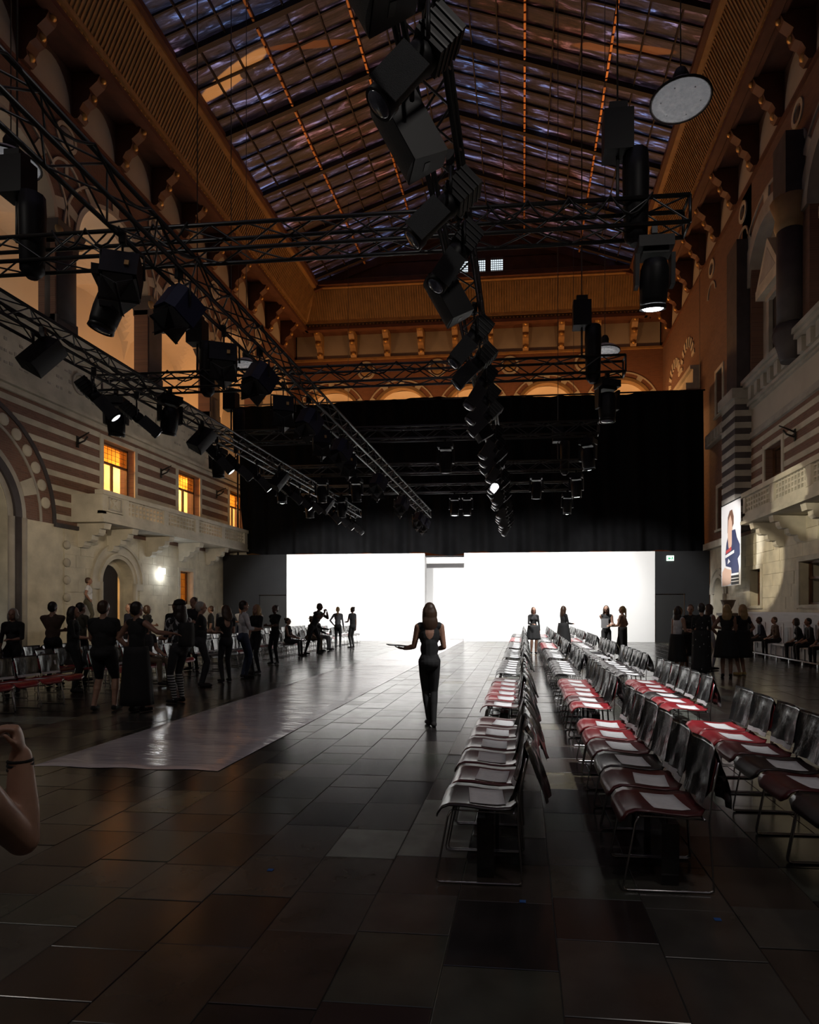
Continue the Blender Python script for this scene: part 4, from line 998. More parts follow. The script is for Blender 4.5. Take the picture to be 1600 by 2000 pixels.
# black curtain: one cloth with hanging folds
def curtain():
    t = thing('stage_curtain', 'huge black cloth curtain hung above the white set walls', 'curtain', (0, 0, 0))
    nx, nz = 320, 40; z0, z1 = 4.42, 12.32; vs = []; rr = random.Random(4)
    ph = [rr.uniform(0, 6.28) for _ in range(6)]
    for j in range(nz + 1):
        s = j / nz; z = z0 + (z1 - z0) * s; xa = -14.5 - 0.58 * s - 0.12 * math.sin(s * 5); xb = 8.82 - 0.05 * s
        for i in range(nx + 1):
            q = i / nx; x = xa + (xb - xa) * q
            a = 0.05 + 0.11 * (1 - s) ** 1.5
            y = YS + 0.42 + a * (math.sin(x * 5.1 + ph[0] + 0.4 * math.sin(z * .8)) + 0.7 * math.sin(x * 8.3 + ph[1] + z * 0.15) + 0.5 * math.sin(x * 1.7 + ph[2]))
            zz = z - (0.08 * math.sin(q * PI * 3 + 0.5) + 0.03 * math.sin(q * 40)) * s + (0.10 * math.sin(x * 2.1) * (1 - s) ** 6 if s < 0.4 else 0)
            vs.append((x, y, max(zz, 4.36)))
    b = MB(); b.add(vs, [(j * (nx + 1) + i, j * (nx + 1) + i + 1, (j + 1) * (nx + 1) + i + 1, (j + 1) * (nx + 1) + i) for j in range(nz) for i in range(nx)], 0, True)
    b.build('cloth', 'curtain', t)
    MB().tube([(-15.2, YS + 0.42, 12.32), (8.85, YS + 0.42, 12.32)], 0.04, 8).build('curtain_rail', 'black_metal', t)
    for x in (-14.9, -9, -3.3, 2.5, 8.6):
        MB().tube([(x, YS + 0.42, 12.3), (x, YS + 0.42, 22.6)], 0.012, 5).build('hanging_wire', 'steel_rope', t)
    for x in (-15.0, 8.7):
        MB().tube([(x, YS + 0.55, 0), (x, YS + 0.55, 12.3)], 0.05, 8).build('curtain_post', 'black_metal', t)
curtain()

# runway: low deck under glossy white plastic
t = thing('runway', 'long low runway covered in creased glossy white plastic', 'runway')
MB().box(-4.8, -3.16, 6.0, YS + 1.95, 0.003, 0.010).build('deck', 'set_black', t)
nx, ny = 16, 200; vs = []; rr = random.Random(9)
bumps = [(rr.uniform(-4.9, -3.1), rr.uniform(6, 30), rr.uniform(-0.6, 0.6), rr.uniform(0.3, 0.9), rr.uniform(0.03, 0.07), rr.uniform(0.004, 0.011)) for _ in range(120)]
for j in range(ny + 1):
    y = 5.82 + (YS + 1.9 - 5.82) * (j / ny) ** 1.15
    for i in range(nx + 1):
        x = -4.98 + 1.98 * i / nx; z = 0.016
        for bx, by, ba, bl, bw, bh in bumps:
            dx, dy = x - bx, y - by
            if abs(dx) < 1.3 and abs(dy) < 1.3:
                a = dx * math.cos(ba) + dy * math.sin(ba); c = -dx * math.sin(ba) + dy * math.cos(ba)
                z += bh * math.exp(-(a / bl) ** 2 - (c / bw) ** 2)
        if i in (0, nx) or j == 0: z = 0.004
        vs.append((x, y + (0.02 * math.sin(x * 9) if j == 0 else 0), z))
b = MB(); b.add(vs, [(j * (nx + 1) + i, j * (nx + 1) + i + 1, (j + 1) * (nx + 1) + i + 1, (j + 1) * (nx + 1) + i) for j in range(ny) for i in range(nx)], 0, True)
b.build('plastic_sheet', 'runway_plastic', t)
for x, y, m, l in ((-0.02, 3.36, 'tape_blue', 'blue tape mark at the foot of the front row chairs'), (0.98, 3.26, 'tape_blue', 'blue tape mark at the foot of the middle row chairs'), (-1.56, 3.62, 'tape_blue', 'blue tape mark at the corner of the pale floor slab')):
    tag(MB().box(x, x + 0.035, y, y + 0.03, 0.0025, 0.004).build('tape_mark', m), l, 'tape', 'tape marks on the floor')

# ================================================================== TRUSSES
TZ0, TZ1, TH = 5.8, 6.09, 0.29
LZ0, LZ1 = 5.46, 5.75
def brace_mesh(d, r=0.011):
    b = MB(); b.tube([(0, 0, 0), d], r, 5, cap=False); return b.mesh('brace', 'truss_metal')
TR = {}
def truss(key, axis, c, a0, a1, label, pitch=0.42, cat='truss'):
    """four-chord box truss; axis 0 runs across the hall, 1 along it"""
    t = thing('lighting_truss', label, cat, (0, 0, 0), group='lighting trusses over the runway')
    h = TH / 2; TZ0, TZ1 = (5.8, 6.09) if axis == 0 else (LZ0, LZ1)
    def P(al, off, z): return (al, c + off, z) if axis == 0 else (c + off, al, z)
    for off in (-h, h):
        for z in (TZ0, TZ1): MB().tube([P(a0, off, z), P(a1, off, z)], 0.024, 8).build('chord', 'truss_metal', t)
    n = int(round((a1 - a0) / pitch)); p = (a1 - a0) / n
    dd = lambda al, off, z: Vector(P(al, off, z) if True else 0) - Vector(P(0, 0, 0))
    faces = [((-h, TZ0), (-h, TZ1)), ((h, TZ0), (h, TZ1)), ((-h, TZ1), (h, TZ1)), ((-h, TZ0), (h, TZ0))]
    for s, e in faces:
        A = Vector(P(p, e[0], e[1])) - Vector(P(0, s[0], s[1])); B = Vector(P(p, s[0], s[1])) - Vector(P(0, e[0], e[1]))
        ma, mb_ = brace_mesh(A), brace_mesh(B)
        for k in range(n):
            if k % 2 == 0: link(ma, 'brace', t, P(a0 + k * p, s[0], s[1]))
            else: link(mb_, 'brace', t, P(a0 + k * p, e[0], e[1]))
    for al in (a0, a1):
        b = MB()
        for s, e in faces: b.tube([P(al, s[0], s[1]), P(al, e[0], e[1])], 0.018, 6)
        b.build('end_frame', 'truss_metal', t)
    TR[key] = t
    return t
truss('A', 1, -6.9, 2.6, 25.2, 'long black truss running above the crowd side chairs', 0.40)
truss('B', 1, -4.0, 2.6, 25.6, 'long black truss running above the runway with barn door lamps', 0.40)
truss('C', 1, -0.7, 2.6, 26.4, 'long black truss above the front row, hung with spotlights in file', 0.42)
TY = (7.0, 11.2, 15.0, 18.8, 21.9)
for k, y in enumerate(TY):
    truss('T%d' % k, 0, y, -8.25, 1.8, 'cross truss spanning the three long trusses, %s from the open floor' % ORD[k], 0.42)
# steel ropes and chain hoists that carry the grid
HO = []
hy = 0
def hoist(x, y, label):
    t = thing('chain_hoist', label, 'hoist', (x, y, TZ1 + 0.02), group='chain hoists on the trusses')
    MB().box(-0.16, 0.16, -0.13, 0.13, 0.55, 1.0).build('motor', 'case_black', t); MB().box(-0.1, 0.1, -0.09, 0.09, 1.0, 1.1).build('motor_cap', 'black_metal', t)
    MB().tube([(0, 0, 0), (0, 0, 0.56)], 0.02, 6).build('hook_shank', 'steel_rope', t)
    MB().tube([(0, 0, 1.1), (0, 0, 17.6)], 0.011, 5).build('chain', 'steel_rope', t)
    MB().lathe([(0.06, -0.5), (0.13, -0.42), (0.15, 0.3), (0.14, 0.52)], 10, Matrix.Translation((0.2, 0, 0.05))).build('chain_bag', 'case_black', t)
    return t
for x, y, l in ((1.05, 7.0, 'chain hoist on first cross truss, end over the chairs'), (1.05, 11.2, 'chain hoist on second cross truss, end over the chairs'), (-6.2, 7.0, 'chain hoist on first cross truss, end over the crowd'),
                (-6.2, 11.2, 'chain hoist on second cross truss, end over the crowd'), (1.05, 18.8, 'chain hoist on fourth cross truss, end over the chairs'), (-7.4, 15.0, 'chain hoist on third cross truss, end over the crowd')):
    hoist(x, y, l)

# ================================================================== LAMPS ON THE TRUSSES
def rotx(a): return Matrix.Rotation(a, 4, 'X')
def roty(a): return Matrix.Rotation(a, 4, 'Y')
def rotz(a): return Matrix.Rotation(a, 4, 'Z')
def clamp(t):
    b = MB(); b.box(-0.03, 0.03, -0.035, 0.035, -0.10, 0.04); b.tube([(0, 0, 0), (0, 0, -0.2)], 0.012, 6); b.build('clamp', 'black_metal', t)
def moving_head(tilt, lens='lens_dark', name='moving_head'):
    t = thing(name, 'x', 'spotlight'); clamp(t)
    b = MB(); b.box(-0.19, 0.19, -0.15, 0.15, -0.24, -0.12); b.box(-0.14, 0.14, -0.10, 0.10, -0.29, -0.24); b.build('base', 'case_black', t)
    for s in (-1, 1):
        b = MB(); b.prism([(-0.08, -0.28), (0.08, -0.28), (0.06, -0.62), (-0.06, -0.62)], 0, s * 0.17, s * 0.215); b.build('yoke_arm', 'case_black', t)
    M = Matrix.Translation((0, 0, -0.54)) @ rotx(tilt)
    b = MB(); b.lathe([(0.05, 0.22), (0.12, 0.20), (0.155, 0.10), (0.16, -0.05), (0.15, -0.2), (0.14, -0.26)], 18, M); h = b.build('head', 'case_black', t)
    b = MB(); b.lathe([(0.145, -0.262), (0.15, -0.30), (0.13, -0.305)], 18, M, cap=False); b.build('lens_ring', 'black_metal', h)
    b = MB(); b.lathe([(0.128, -0.285), (0.10, -0.305), (0.02, -0.315)], 18, M); b.build('lens', lens, h)
    return t
def profile_spot(tilt, lens='lens_dark'):
    t = thing('profile_spotlight', 'x', 'spotlight'); clamp(t)
    b = MB(); b.tube([(-0.15, 0, -0.42), (-0.15, 0, -0.2), (0.15, 0, -0.2), (0.15, 0, -0.42)], 0.014, 6); b.build('yoke', 'black_metal', t)
    M = Matrix.Translation((0, 0, -0.40)) @ rotx(tilt)
    b = MB(); b.box(-0.10, 0.10, -0.10, 0.10, 0.02, 0.28, 0, M); h = b.build('lamp_house', 'case_black', t)
    b = MB()
    for k in range(4): b.box(-0.108, 0.108, -0.108, 0.108, 0.06 + k * 0.055, 0.073 + k * 0.055, 0, M)
    b.build('cooling_fins', 'black_metal', h)
    b = MB(); b.lathe([(0.09, 0.03), (0.10, -0.05), (0.085, -0.1), (0.085, -0.36), (0.098, -0.38), (0.098, -0.46)], 16, M); h2 = b.build('lens_tube', 'case_black', t)
    b = MB(); b.lathe([(0.09, -0.455), (0.07, -0.466), (0.01, -0.47)], 16, M); b.build('lens', lens, h2)
    b = MB(); b.box(-0.11, -0.10, -0.10, 0.10, -0.44, -0.1, 0, M); b.build('colour_frame', 'grille', h2)
    return t
def fresnel(tilt, case='case_black'):
    t = thing('fresnel_lamp', 'x', 'spotlight'); clamp(t)
    b = MB(); b.tube([(-0.2, 0, -0.45), (-0.2, 0, -0.2), (0.2, 0, -0.2), (0.2, 0, -0.45)], 0.016, 6); b.build('yoke', 'black_metal', t)
    M = Matrix.Translation((0, 0, -0.45)) @ rotx(tilt)
    b = MB(); b.prism([(-0.17, -0.17), (0.17, -0.17), (0.17, 0.10), (0.10, 0.19), (-0.10, 0.19), (-0.17, 0.10)], 2, -0.16, 0.18, 0, M); h = b.build('lamp_house', case, t)
    b = MB(); b.lathe([(0.15, -0.162), (0.13, -0.18), (0.01, -0.19)], 18, M); b.build('lens', 'lens_dark', h)
    for k in range(4):
        R = M @ rotz(k * PI / 2) @ Matrix.Translation((0, 0.16, -0.17)) @ rotx(-0.75)
        b = MB(); b.prism([(-0.13, 0), (0.13, 0), (0.19, -0.26), (-0.19, -0.26)], 1, -0.004, 0.004, 0, R); b.build('barn_door', 'grille' if k == 1 else 'black_metal', t)
    b = MB(); b.box(0.05, 0.09, -0.19, -0.175, -0.05, 0.02, 0, M); b.build('warning_plate', 'gold', h)
    return t
def speaker_(tilt, roll):
    t = thing('loudspeaker', 'x', 'speaker'); clamp(t)
    b = MB(); b.tube([(-0.22, 0, -0.3), (-0.22, 0, -0.14), (0.22, 0, -0.14), (0.22, 0, -0.3)], 0.018, 6); b.build('yoke', 'black_metal', t)
    M = Matrix.Translation((0, 0, -0.36)) @ roty(roll) @ rotx(tilt) @ Matrix.Scale(0.74, 4)
    b = MB(); b.prism([(-0.19, -0.16), (0.19, -0.16), (0.12, 0.24), (-0.12, 0.24)], 2, -0.36, 0.36, 0, M); h = b.build('cabinet', 'case_black', t)
    ring = []
    for k in range(9):
        x = -0.185 + 0.37 * k / 8; ring.append((x, -0.16 - 0.05 * math.cos(PI * (k - 4) / 8.5)))
    b = MB(); b.prism(ring, 2, -0.35, 0.35, 0, M); b.build('grille', 'grille', h)
    b = MB(); b.box(-0.06, 0.06, -0.02, 0.04, -0.365, -0.358, 0, M); b.build('handle', 'black_metal', h)
    return t
PROTO = {}
def place(kind, key, maker, loc, rz, label, group):
    if key not in PROTO:
        o = maker(); remember(o); PROTO[key] = o; o.location = loc; o.rotation_euler = (0, 0, rz); o['label'] = label
    else:
        o = copy_thing(PROTO[key], loc, (0, 0, rz), label)
    o['group'] = group
    return o
# spotlights in file on the truss over the front row, all turned to the runway
n = 0
for y in [3.8, 5.2, 5.9, 7.8, 8.6, 9.4, 10.2, 11.0, 12.5, 13.3, 14.1, 14.9, 16.4, 17.2, 18.0, 18.7, 19.3, 20.7, 21.5, 22.3, 23.1, 24.0, 24.9, 25.7]:
    key = 'profC%d' % (n % 3)
    place('p', key, lambda: profile_spot((0.66, 0.78, 0.55)[n % 3]), (-0.62, y, LZ0), PI / 2 + (0.35, 0.15, 0.5)[n % 3], 'black profile spotlight, %s from open floor, on the truss above the front row' % (ORD[n] if n < 20 else 'twenty-' + ORD[n - 20]), 'profile spotlights over the front row'); n += 1
for k, y in enumerate((3.25, 4.45, 6.85, 11.75, 15.65, 20.0)):
    place('s', 'spkC', lambda: speaker_(0.55, 0.0), (-0.85, y, LZ0), -PI / 2 + 0.35, 'black loudspeaker, %s from open floor, on the truss above the front row' % ORD[k], 'loudspeakers over the front row')
for k, y in enumerate((4.2, 8.0, 12.3, 16.4, 20.5)):
    place('s', 'spkA', lambda: speaker_(0.5, 0.45), (-6.7, y, LZ0 + 0.05), PI / 2 + 0.2, 'black loudspeaker with grey grille, %s from open floor, truss above the crowd' % ORD[k], 'loudspeakers over the crowd side')
n = 0
for y, r in ((9.3, 0.5), (10.4, 0.6), (13.3, 0.4), (14.2, 0.7), (15.4, 0.5), (17.6, 0.6), (18.5, 0.3), (19.4, 0.6), (21.6, 0.5), (22.5, 0.7), (23.3, 0.4), (24.1, 0.6), (24.8, 0.5)):
    place('p', 'profA%d' % (n % 2), lambda: profile_spot(-(0.75, 0.9)[n % 2], 'lens_dark' if n % 2 else 'lens_dim'), (-6.9, y, LZ0), PI / 2 + r, 'black profile spotlight, %s from open floor, on the truss above the crowd' % ORD[n], 'profile spotlights over the crowd side'); n += 1
n = 0
for y in (5.95, 6.65, 8.1, 8.8, 10.2, 10.9, 12.2, 12.9, 14.1, 16.3, 17.0, 19.6, 20.2, 22.9, 23.5, 24.1, 24.7):
    case = 'blue_case' if n % 2 else 'case_black'
    place('f', 'fres%d' % (n % 2), lambda: fresnel(0.55 if n % 2 else -0.5, case), (-4.1 + 0.2 * (n % 2), y, LZ0), (0.4, 2.7)[n % 2], '%s barn door lamp, %s from open floor, on the truss above the runway' % ('blue cased' if n % 2 else 'black', ORD[n]), 'barn door lamps over the runway'); n += 1
MH = [('T0', 1.45, 'lit', 0.25, 0, 'chair end'), ('T0', -5.0, 'dark', 0.3, 2, 'crowd end'), ('T0', -7.0, 'dark', 0.4, 1.2, 'outer crowd end'),
      ('T1', 1.5, 'dark', 0.0, 0.4, 'chair end'), ('T1', -7.85, 'dark', 0.1, 0.2, 'outer crowd end'), ('T1', -6.75, 'dark', 0.35, 0.9, 'crowd end'),
      ('T2', 1.55, 'lit', 0.3, -0.5, 'chair end'), ('T2', -7.75, 'dark', 0.1, 0, 'outer crowd end'), ('T2', -1.9, 'dark', 0.2, 0, 'middle'),
      ('T3', 1.6, 'lit', 0.3, -0.3, 'chair end'), ('T3', -7.6, 'lit', 0.2, 0.2, 'outer crowd end'), ('T3', -6.3, 'dark', 0.2, 0.2, 'crowd end'), ('T3', -5.2, 'dark', 0.3, 0, 'runway edge'), ('T3', 0.4, 'dark', 0.1, 0, 'front row edge'),
      ('T4', 1.55, 'lit', 0.2, 0.1, 'chair end'), ('T4', -2.45, 'dim', 0.0, 0, 'middle, crowd-ward of a pair'), ('T4', -2.0, 'dim', 0.0, 0, 'middle, chair-ward of a pair'), ('T4', -6.6, 'dark', 0.2, 0, 'crowd end'), ('T4', -7.8, 'dark', 0.2, 0, 'outer crowd end')]
for tk, x, l, tilt, rz, where in MH:
    y = TY[int(tk[1])]
    drop = 0.0
    place('m', 'mh%s%.2f' % (l, tilt), lambda: moving_head(tilt, {'lit': 'lens_lit', 'dark': 'lens_dark', 'dim': 'lens_dim'}[l]), (x, y, TZ0 - drop), rz,
          '%s moving head lamp hung under the %s cross truss, %s' % ({'lit': 'glowing', 'dark': 'unlit black', 'dim': 'pale'}[l], ORD[int(tk[1])], where), 'moving head lamps on cross trusses')
# loose cables looped along the trusses
rr = random.Random(12)
def cable(pts, label):
    b = MB(); b.tube(pts, 0.013, 5); tag(b.build('power_cable', 'cable_black'), label, 'cable', 'cables looped on the trusses')
for nm, (xa, xb), y, l in (('c', (-5.6, -3.9), TY[0], 'black cable looped along first cross truss near the crowd'), ('c', (-7.4, -4.6), TY[1], 'black cable looped along second cross truss near the crowd'), ('c', (-3.6, -1.0), TY[1], 'black cable looped along second cross truss over the runway'), ('c', (-0.4, 1.4), TY[0], 'black cable looped along first cross truss over the chairs')):
    pts = []; q = 24
    for k in range(q + 1):
        s = k / q; pts.append((xa + (xb - xa) * s, y - 0.17, TZ1 + 0.03 - abs(math.sin(s * PI * 4)) * 0.22))
    cable(pts, l)
for x, ya, yb, l in ((-4.0, 3.4, 10.5, 'black cable draped along the truss above the runway'), (-7.0, 5.0, 13.5, 'black cable draped along the truss above the crowd')):
    pts = []; q = 60
    for k in range(q + 1):
        s = k / q; pts.append((x + 0.17, ya + (yb - ya) * s, LZ1 + 0.03 - abs(math.sin(s * PI * 8)) * 0.20))
    cable(pts, l)

# ================================================================== PENDANT DISH LAMPS
def dish(loc, label):
    t = thing('dish_lamp', label, 'lamp', loc, group='dish lamps hung in the hall')
    t.scale = (0.9, 0.9, 0.9)
    b = MB(); b.lathe([(0.02, 0.24), (0.2, 0.22), (0.40, 0.12), (0.50, 0.0), (0.515, -0.01), (0.50, -0.02), (0.485, 0.0), (0.38, 0.09), (0.2, 0.17), (0.02, 0.18)], 32); b.build('dish', 'dish_white', t)
    b = MB(); b.lathe([(0.51, -0.025), (0.53, -0.02), (0.53, 0.01), (0.51, 0.015)], 32, cap=False); b.build('rim', 'iron', t)
    b = MB(); b.lathe([(0.485, -0.012), (0.3, -0.03), (0.02, -0.035)], 24); b.build('glass_cover', 'dish_glass', t)
    for k in range(12):
        a = 2 * PI * k / 12; r = 0.22 if k % 2 else 0.34
        b = MB(); b.lathe([(0.01, -0.05), (0.028, -0.02), (0.03, 0.05), (0.02, 0.13)], 8, Matrix.Translation((r * math.cos(a), r * math.sin(a), 0.02))); b.build('bulb', 'dish_bulb', t)
    b = MB(); b.lathe([(0.04, 0.22), (0.13, 0.26), (0.14, 0.42), (0.10, 0.52), (0.03, 0.56)], 12); b.build('housing', 'iron', t)
    MB().tube([(0, 0, 0.5), (0, 0, 13.6)], 0.012, 5).build('hanging_wire', 'steel_rope', t)
    return t
for x, y, l in ((2.48, 10.0, 'white dish lamp hung high over the chairs, first from open floor'), (2.54, 19.5, 'white dish lamp hung high over the chairs, near the curtain'), (-9.2, 10.25, 'white dish lamp hung high over the crowd, first from open floor'), (-9.1, 19.5, 'white dish lamp hung high over the crowd, near the curtain'),
                (2.5, 0.7, 'added white dish lamp out of view over the open floor, chair side'), (-9.2, 0.7, 'added white dish lamp out of view over the open floor, crowd side')):  # last two are added out of view, as bodies for the fill lamps
    dish((x, y, 9.65), l)

# ================================================================== BANNER
t = thing('fashion_banner', 'tall lit white banner of a figure in navy jacket on the wall', 'banner')
BX = 8.30
def bpoly(poly, name, m, k):
    # s: 0 (far edge) .. 1 (near edge), v height in metres
    b = MB(); n = len(poly); Yf, Yn = 26.75, 24.45
    Zf = lambda z: 2.55 + (z - 2.72) * 0.985
    v = [(BX - k, Yf + (Yn - Yf) * s, Zf(z)) for s, z in poly] + [(BX - k + 0.003, Yf + (Yn - Yf) * s, Zf(z)) for s, z in poly]
    b.add(v, [tuple(range(n)), tuple(range(n, 2 * n))[::-1]] + [(i, n + i, n + (i + 1) % n, (i + 1) % n) for i in range(n)]); return b.build(name, m, t)
bpoly([(0, 2.72), (1, 2.72), (1, 6.1), (0, 6.1)], 'sheet', 'poster_white', 0)
bpoly([(0.34, 4.9), (0.36, 5.55), (0.46, 5.78), (0.58, 5.8), (0.66, 5.5), (0.66, 5.2), (0.55, 5.0)], 'printed_hair', 'poster_hair', 0.006)
bpoly([(0.38, 4.3), (0.36, 4.9), (0.40, 5.4), (0.50, 5.6), (0.58, 5.3), (0.60, 4.9), (0.58, 4.3), (0.48, 4.0)], 'printed_face', 'poster_skin', 0.010)
bpoly([(0.58, 4.95), (0.74, 4.95), (0.82, 4.6), (0.97, 4.3), (0.97, 3.9), (0.86, 3.75), (0.92, 3.45), (0.92, 3.2), (0.58, 3.2), (0.54, 3.45), (0.26, 3.55), (0.22, 3.9), (0.30, 4.5), (0.36, 4.7), (0.40, 4.3), (0.50, 4.1), (0.58, 4.4)], 'printed_jacket', 'poster_navy', 0.014)
bpoly([(0.28, 4.05), (0.56, 4.16), (0.56, 4.30), (0.28, 4.18)], 'printed_red_bar', 'poster_red', 0.018)
bpoly([(0.24, 3.88), (0.70, 4.02), (0.70, 4.14), (0.24, 4.0)], 'printed_white_bar', 'poster_white', 0.018)
bpoly([(0.36, 3.62), (0.50, 3.70), (0.40, 3.84)], 'printed_gap', 'poster_white', 0.018)
bpoly([(0.06, 2.74), (0.06, 3.3), (0.20, 3.5), (0.34, 3.42), (0.56, 3.35), (0.52, 2.8), (0.30, 2.74)], 'printed_legs', 'poster_skin', 0.012)
bpoly([(0.55, 2.75), (0.93, 2.75), (0.93, 3.2), (0.55, 3.2)], 'printed_hem', 'poster_black', 0.016)
for z in (3.12, 2.98, 2.86): bpoly([(0.55, z), (0.93, z), (0.93, z + (0.08 if z > 3.1 else 0.035)), (0.55, z + (0.08 if z > 3.1 else 0.035))], 'printed_stripe', 'poster_white', 0.020)
MB().tube([(BX, 24.4, 5.9), (BX, 26.8, 5.9)], 0.025, 6).build('hanging_rod', 'black_metal', t)
for y in (24.7, 26.5): MB().tube([(BX, y, 5.9), (9.0, y, 6.2)], 0.012, 5).build('bracket', 'black_metal', t)

# ================================================================== SMALL FITTINGS
def flag_holder(side, u, v, label):
    t = thing('flag_holder', label, 'bracket', group='iron brackets on the walls'); f = Face(side)
    f.b(u - 0.05, u + 0.05, v - 0.28, v + 0.12, 0.02, 0.06); f.build('back_plate', 'iron', t)
    f = Face(side); f.tube([f.P(u, v - 0.15, 0.05), f.P(u, v - 0.05, 0.3), f.P(u, v + 0.1, 0.42)], 0.03, 6); f.build('lower_arm', 'iron', t)
    f = Face(side); f.tube([f.P(u, v + 0.02, 0.05), f.P(u - 0.05, v + 0.14, 0.35), f.P(u - 0.2, v + 0.18, 0.62)], [0.03, 0.025, 0.02], 6); f.build('upper_arm', 'iron', t)
flag_holder('L', 20.15, 7.55, 'black iron flag bracket between round arch and first window')
flag_holder('L', 25.15, 7.55, 'black iron flag bracket between first and second lit windows')
flag_holder('L', 30.0, 7.55, 'black iron flag bracket between second lit window and curtain')
flag_holder('R', 21.3, 7.45, 'black iron flag bracket on the striped wall over the banner side balcony')
# white panelled dado and bench along the banner side wall
t = thing('wall_panelling', 'white panelled dado along the wall behind the benches', 'panelling')
MB().box(8.86, 8.97, 15.5, 25.6, 0, 1.42).build('dado_board', 'wainscot', t)
MB().box(8.78, 8.97, 15.5, 25.6, 1.42, 1.5).build('cap_rail', 'wainscot', t); MB().box(8.82, 8.97, 15.5, 25.6, 1.12, 1.18).build('mid_rail', 'wainscot', t)
for k in range(13):
    y = 15.7 + k * 0.78
    MB().box(8.835, 8.86, y, y + 0.08, 0.15, 1.12).build('stile', 'bench_white', t); MB().box(8.845, 8.86, y + 0.2, y + 0.66, 0.25, 1.0).build('raised_panel', 'wainscot', t)
for k, (y0, y1) in enumerate(((15.8, 18.6), (18.7, 21.4), (21.5, 24.6))):
    t = thing('bench', 'pale bench on thin legs by the panelling, %s from the open floor' % ORD[k], 'bench', group='benches along the panelling')
    for q in (8.28, 8.46, 8.64): MB().box(q, q + 0.14, y0, y1, 0.42, 0.46).build('slat', 'bench_white', t)
    for y in (y0 + 0.15, (y0 + y1) / 2, y1 - 0.15):
        MB().box(8.30, 8.34, y - 0.02, y + 0.02, 0.0, 0.42).build('leg', 'bench_white', t); MB().box(8.70, 8.74, y - 0.02, y + 0.02, 0.0, 0.42).build('leg', 'bench_white', t)
t = thing('low_rail', 'long low metal rail on short feet in front of the benches', 'rail')
MB().tube([(7.92, 15.2, 0.11), (7.92, 24.9, 0.11)], 0.022, 8).build('bar', 'bare_metal', t)
for k in range(11): MB().box(7.9, 7.94, 15.6 + k * 0.9, 15.64 + k * 0.9, 0.0, 0.11).build('foot', 'bare_metal', t)
t = thing('urn_pedestal', 'dark wooden pedestal against the wall beyond the benches', 'pedestal', (8.3, 25.9, 0))
MB().box(-0.3, 0.3, -0.3, 0.3, 0, 1.35).build('shaft', 'podium', t); MB().box(-0.36, 0.36, -0.36, 0.36, 1.35, 1.45).build('top', 'podium', t); MB().box(-0.36, 0.36, -0.36, 0.36, 0, 0.15).build('base', 'podium', t)
b = MB(); b.lathe([(0.14, 0), (0.16, 0.04), (0.10, 0.1), (0.2, 0.28), (0.27, 0.48), (0.30, 0.52), (0.26, 0.53), (0.18, 0.3)], 18, Matrix.Translation((8.3, 25.9, 1.452))); tag(b.build('urn', 'podium'), 'dark flared urn standing on the wooden pedestal', 'urn')
# ================================================================== CHAIRS
# one chair faces -x: front edge at -0.25, back at +0.25, 0.48 wide, seat 0.44 high
def shell_grid(P, nu, nv, th, corner=None):
    """thin curved board: P(u,v) -> point, thickness th along the local normal"""
    top = []; bot = []
    for j in range(nv + 1):
        for i in range(nu + 1):
            u, v = i / nu, j / nv
            p = Vector(P(u, v)); e = 1e-3
            du = Vector(P(min(u + e, 1), v)) - Vector(P(max(u - e, 0), v)); dv = Vector(P(u, min(v + e, 1))) - Vector(P(u, max(v - e, 0)))
            n = du.cross(dv).normalized(); top.append(p); bot.append(p - n * th)
    N = (nu + 1) * (nv + 1); f = []
    I = lambda i, j: j * (nu + 1) + i
    for j in range(nv):
        for i in range(nu):
            f.append((I(i, j), I(i + 1, j), I(i + 1, j + 1), I(i, j + 1))); f.append((N + I(i, j), N + I(i, j + 1), N + I(i + 1, j + 1), N + I(i + 1, j)))
    rim = [I(i, 0) for i in range(nu)] + [I(nu, j) for j in range(nv)] + [I(i, nv) for i in range(nu, 0, -1)] + [I(0, j) for j in range(nv, 0, -1)]
    for k in range(len(rim)):
        a, c = rim[k], rim[(k + 1) % len(rim)]; f.append((a, N + a, N + c, c))
    return top + bot, f
def round_half(v, t, r, half):   # half width at position t (0..1) with rounded corners of radius r at both ends, along length v
    d = min(t, 1 - t) * v
    return half if d > r else half - r + math.sqrt(max(0, r * r - (r - d) ** 2))
def seat_pt(u, v):
    # u across width, v from front (0) to back (1)
    prof = [(-0.275, 0.365), (-0.262, 0.40), (-0.235, 0.432), (-0.19, 0.448), (-0.10, 0.445), (0.0, 0.432), (0.09, 0.425), (0.17, 0.432), (0.205, 0.445)]
    q = v * (len(prof) - 1); k = min(int(q), len(prof) - 2); s = q - k
    x = prof[k][0] * (1 - s) + prof[k + 1][0] * s; z = prof[k][1] * (1 - s) + prof[k + 1][1] * s
    h = round_half(0.5, v, 0.07, 0.232); c = (u - 0.5) * 2
    return (x, c * h, z + 0.012 * c * c * (1 if v > .3 else v / .3))
def back_pt(u, v):
    c = (u - 0.5) * 2; h = round_half(0.26, v, 0.06, 0.225)
    z = 0.525 + 0.265 * v
    return (0.215 + 0.055 * v + 0.02 - 0.028 * c * c, c * h, z)
v, f = shell_grid(lambda u, w: seat_pt(1 - u, w), 8, 8, 0.010); SEAT = {}
for k in ('seat_red', 'seat_wine', 'seat_black'):
    b = MB(); b.add(v, f, 0, True); SEAT[k] = b.mesh('seat', k)
v, f = shell_grid(lambda u, w: back_pt(1 - u, w), 8, 5, 0.009); BACK = {}
for k in ('seat_red', 'seat_wine', 'seat_black'):
    b = MB(); b.add(v, f, 0, True); BACK[k] = b.mesh('backrest', k)
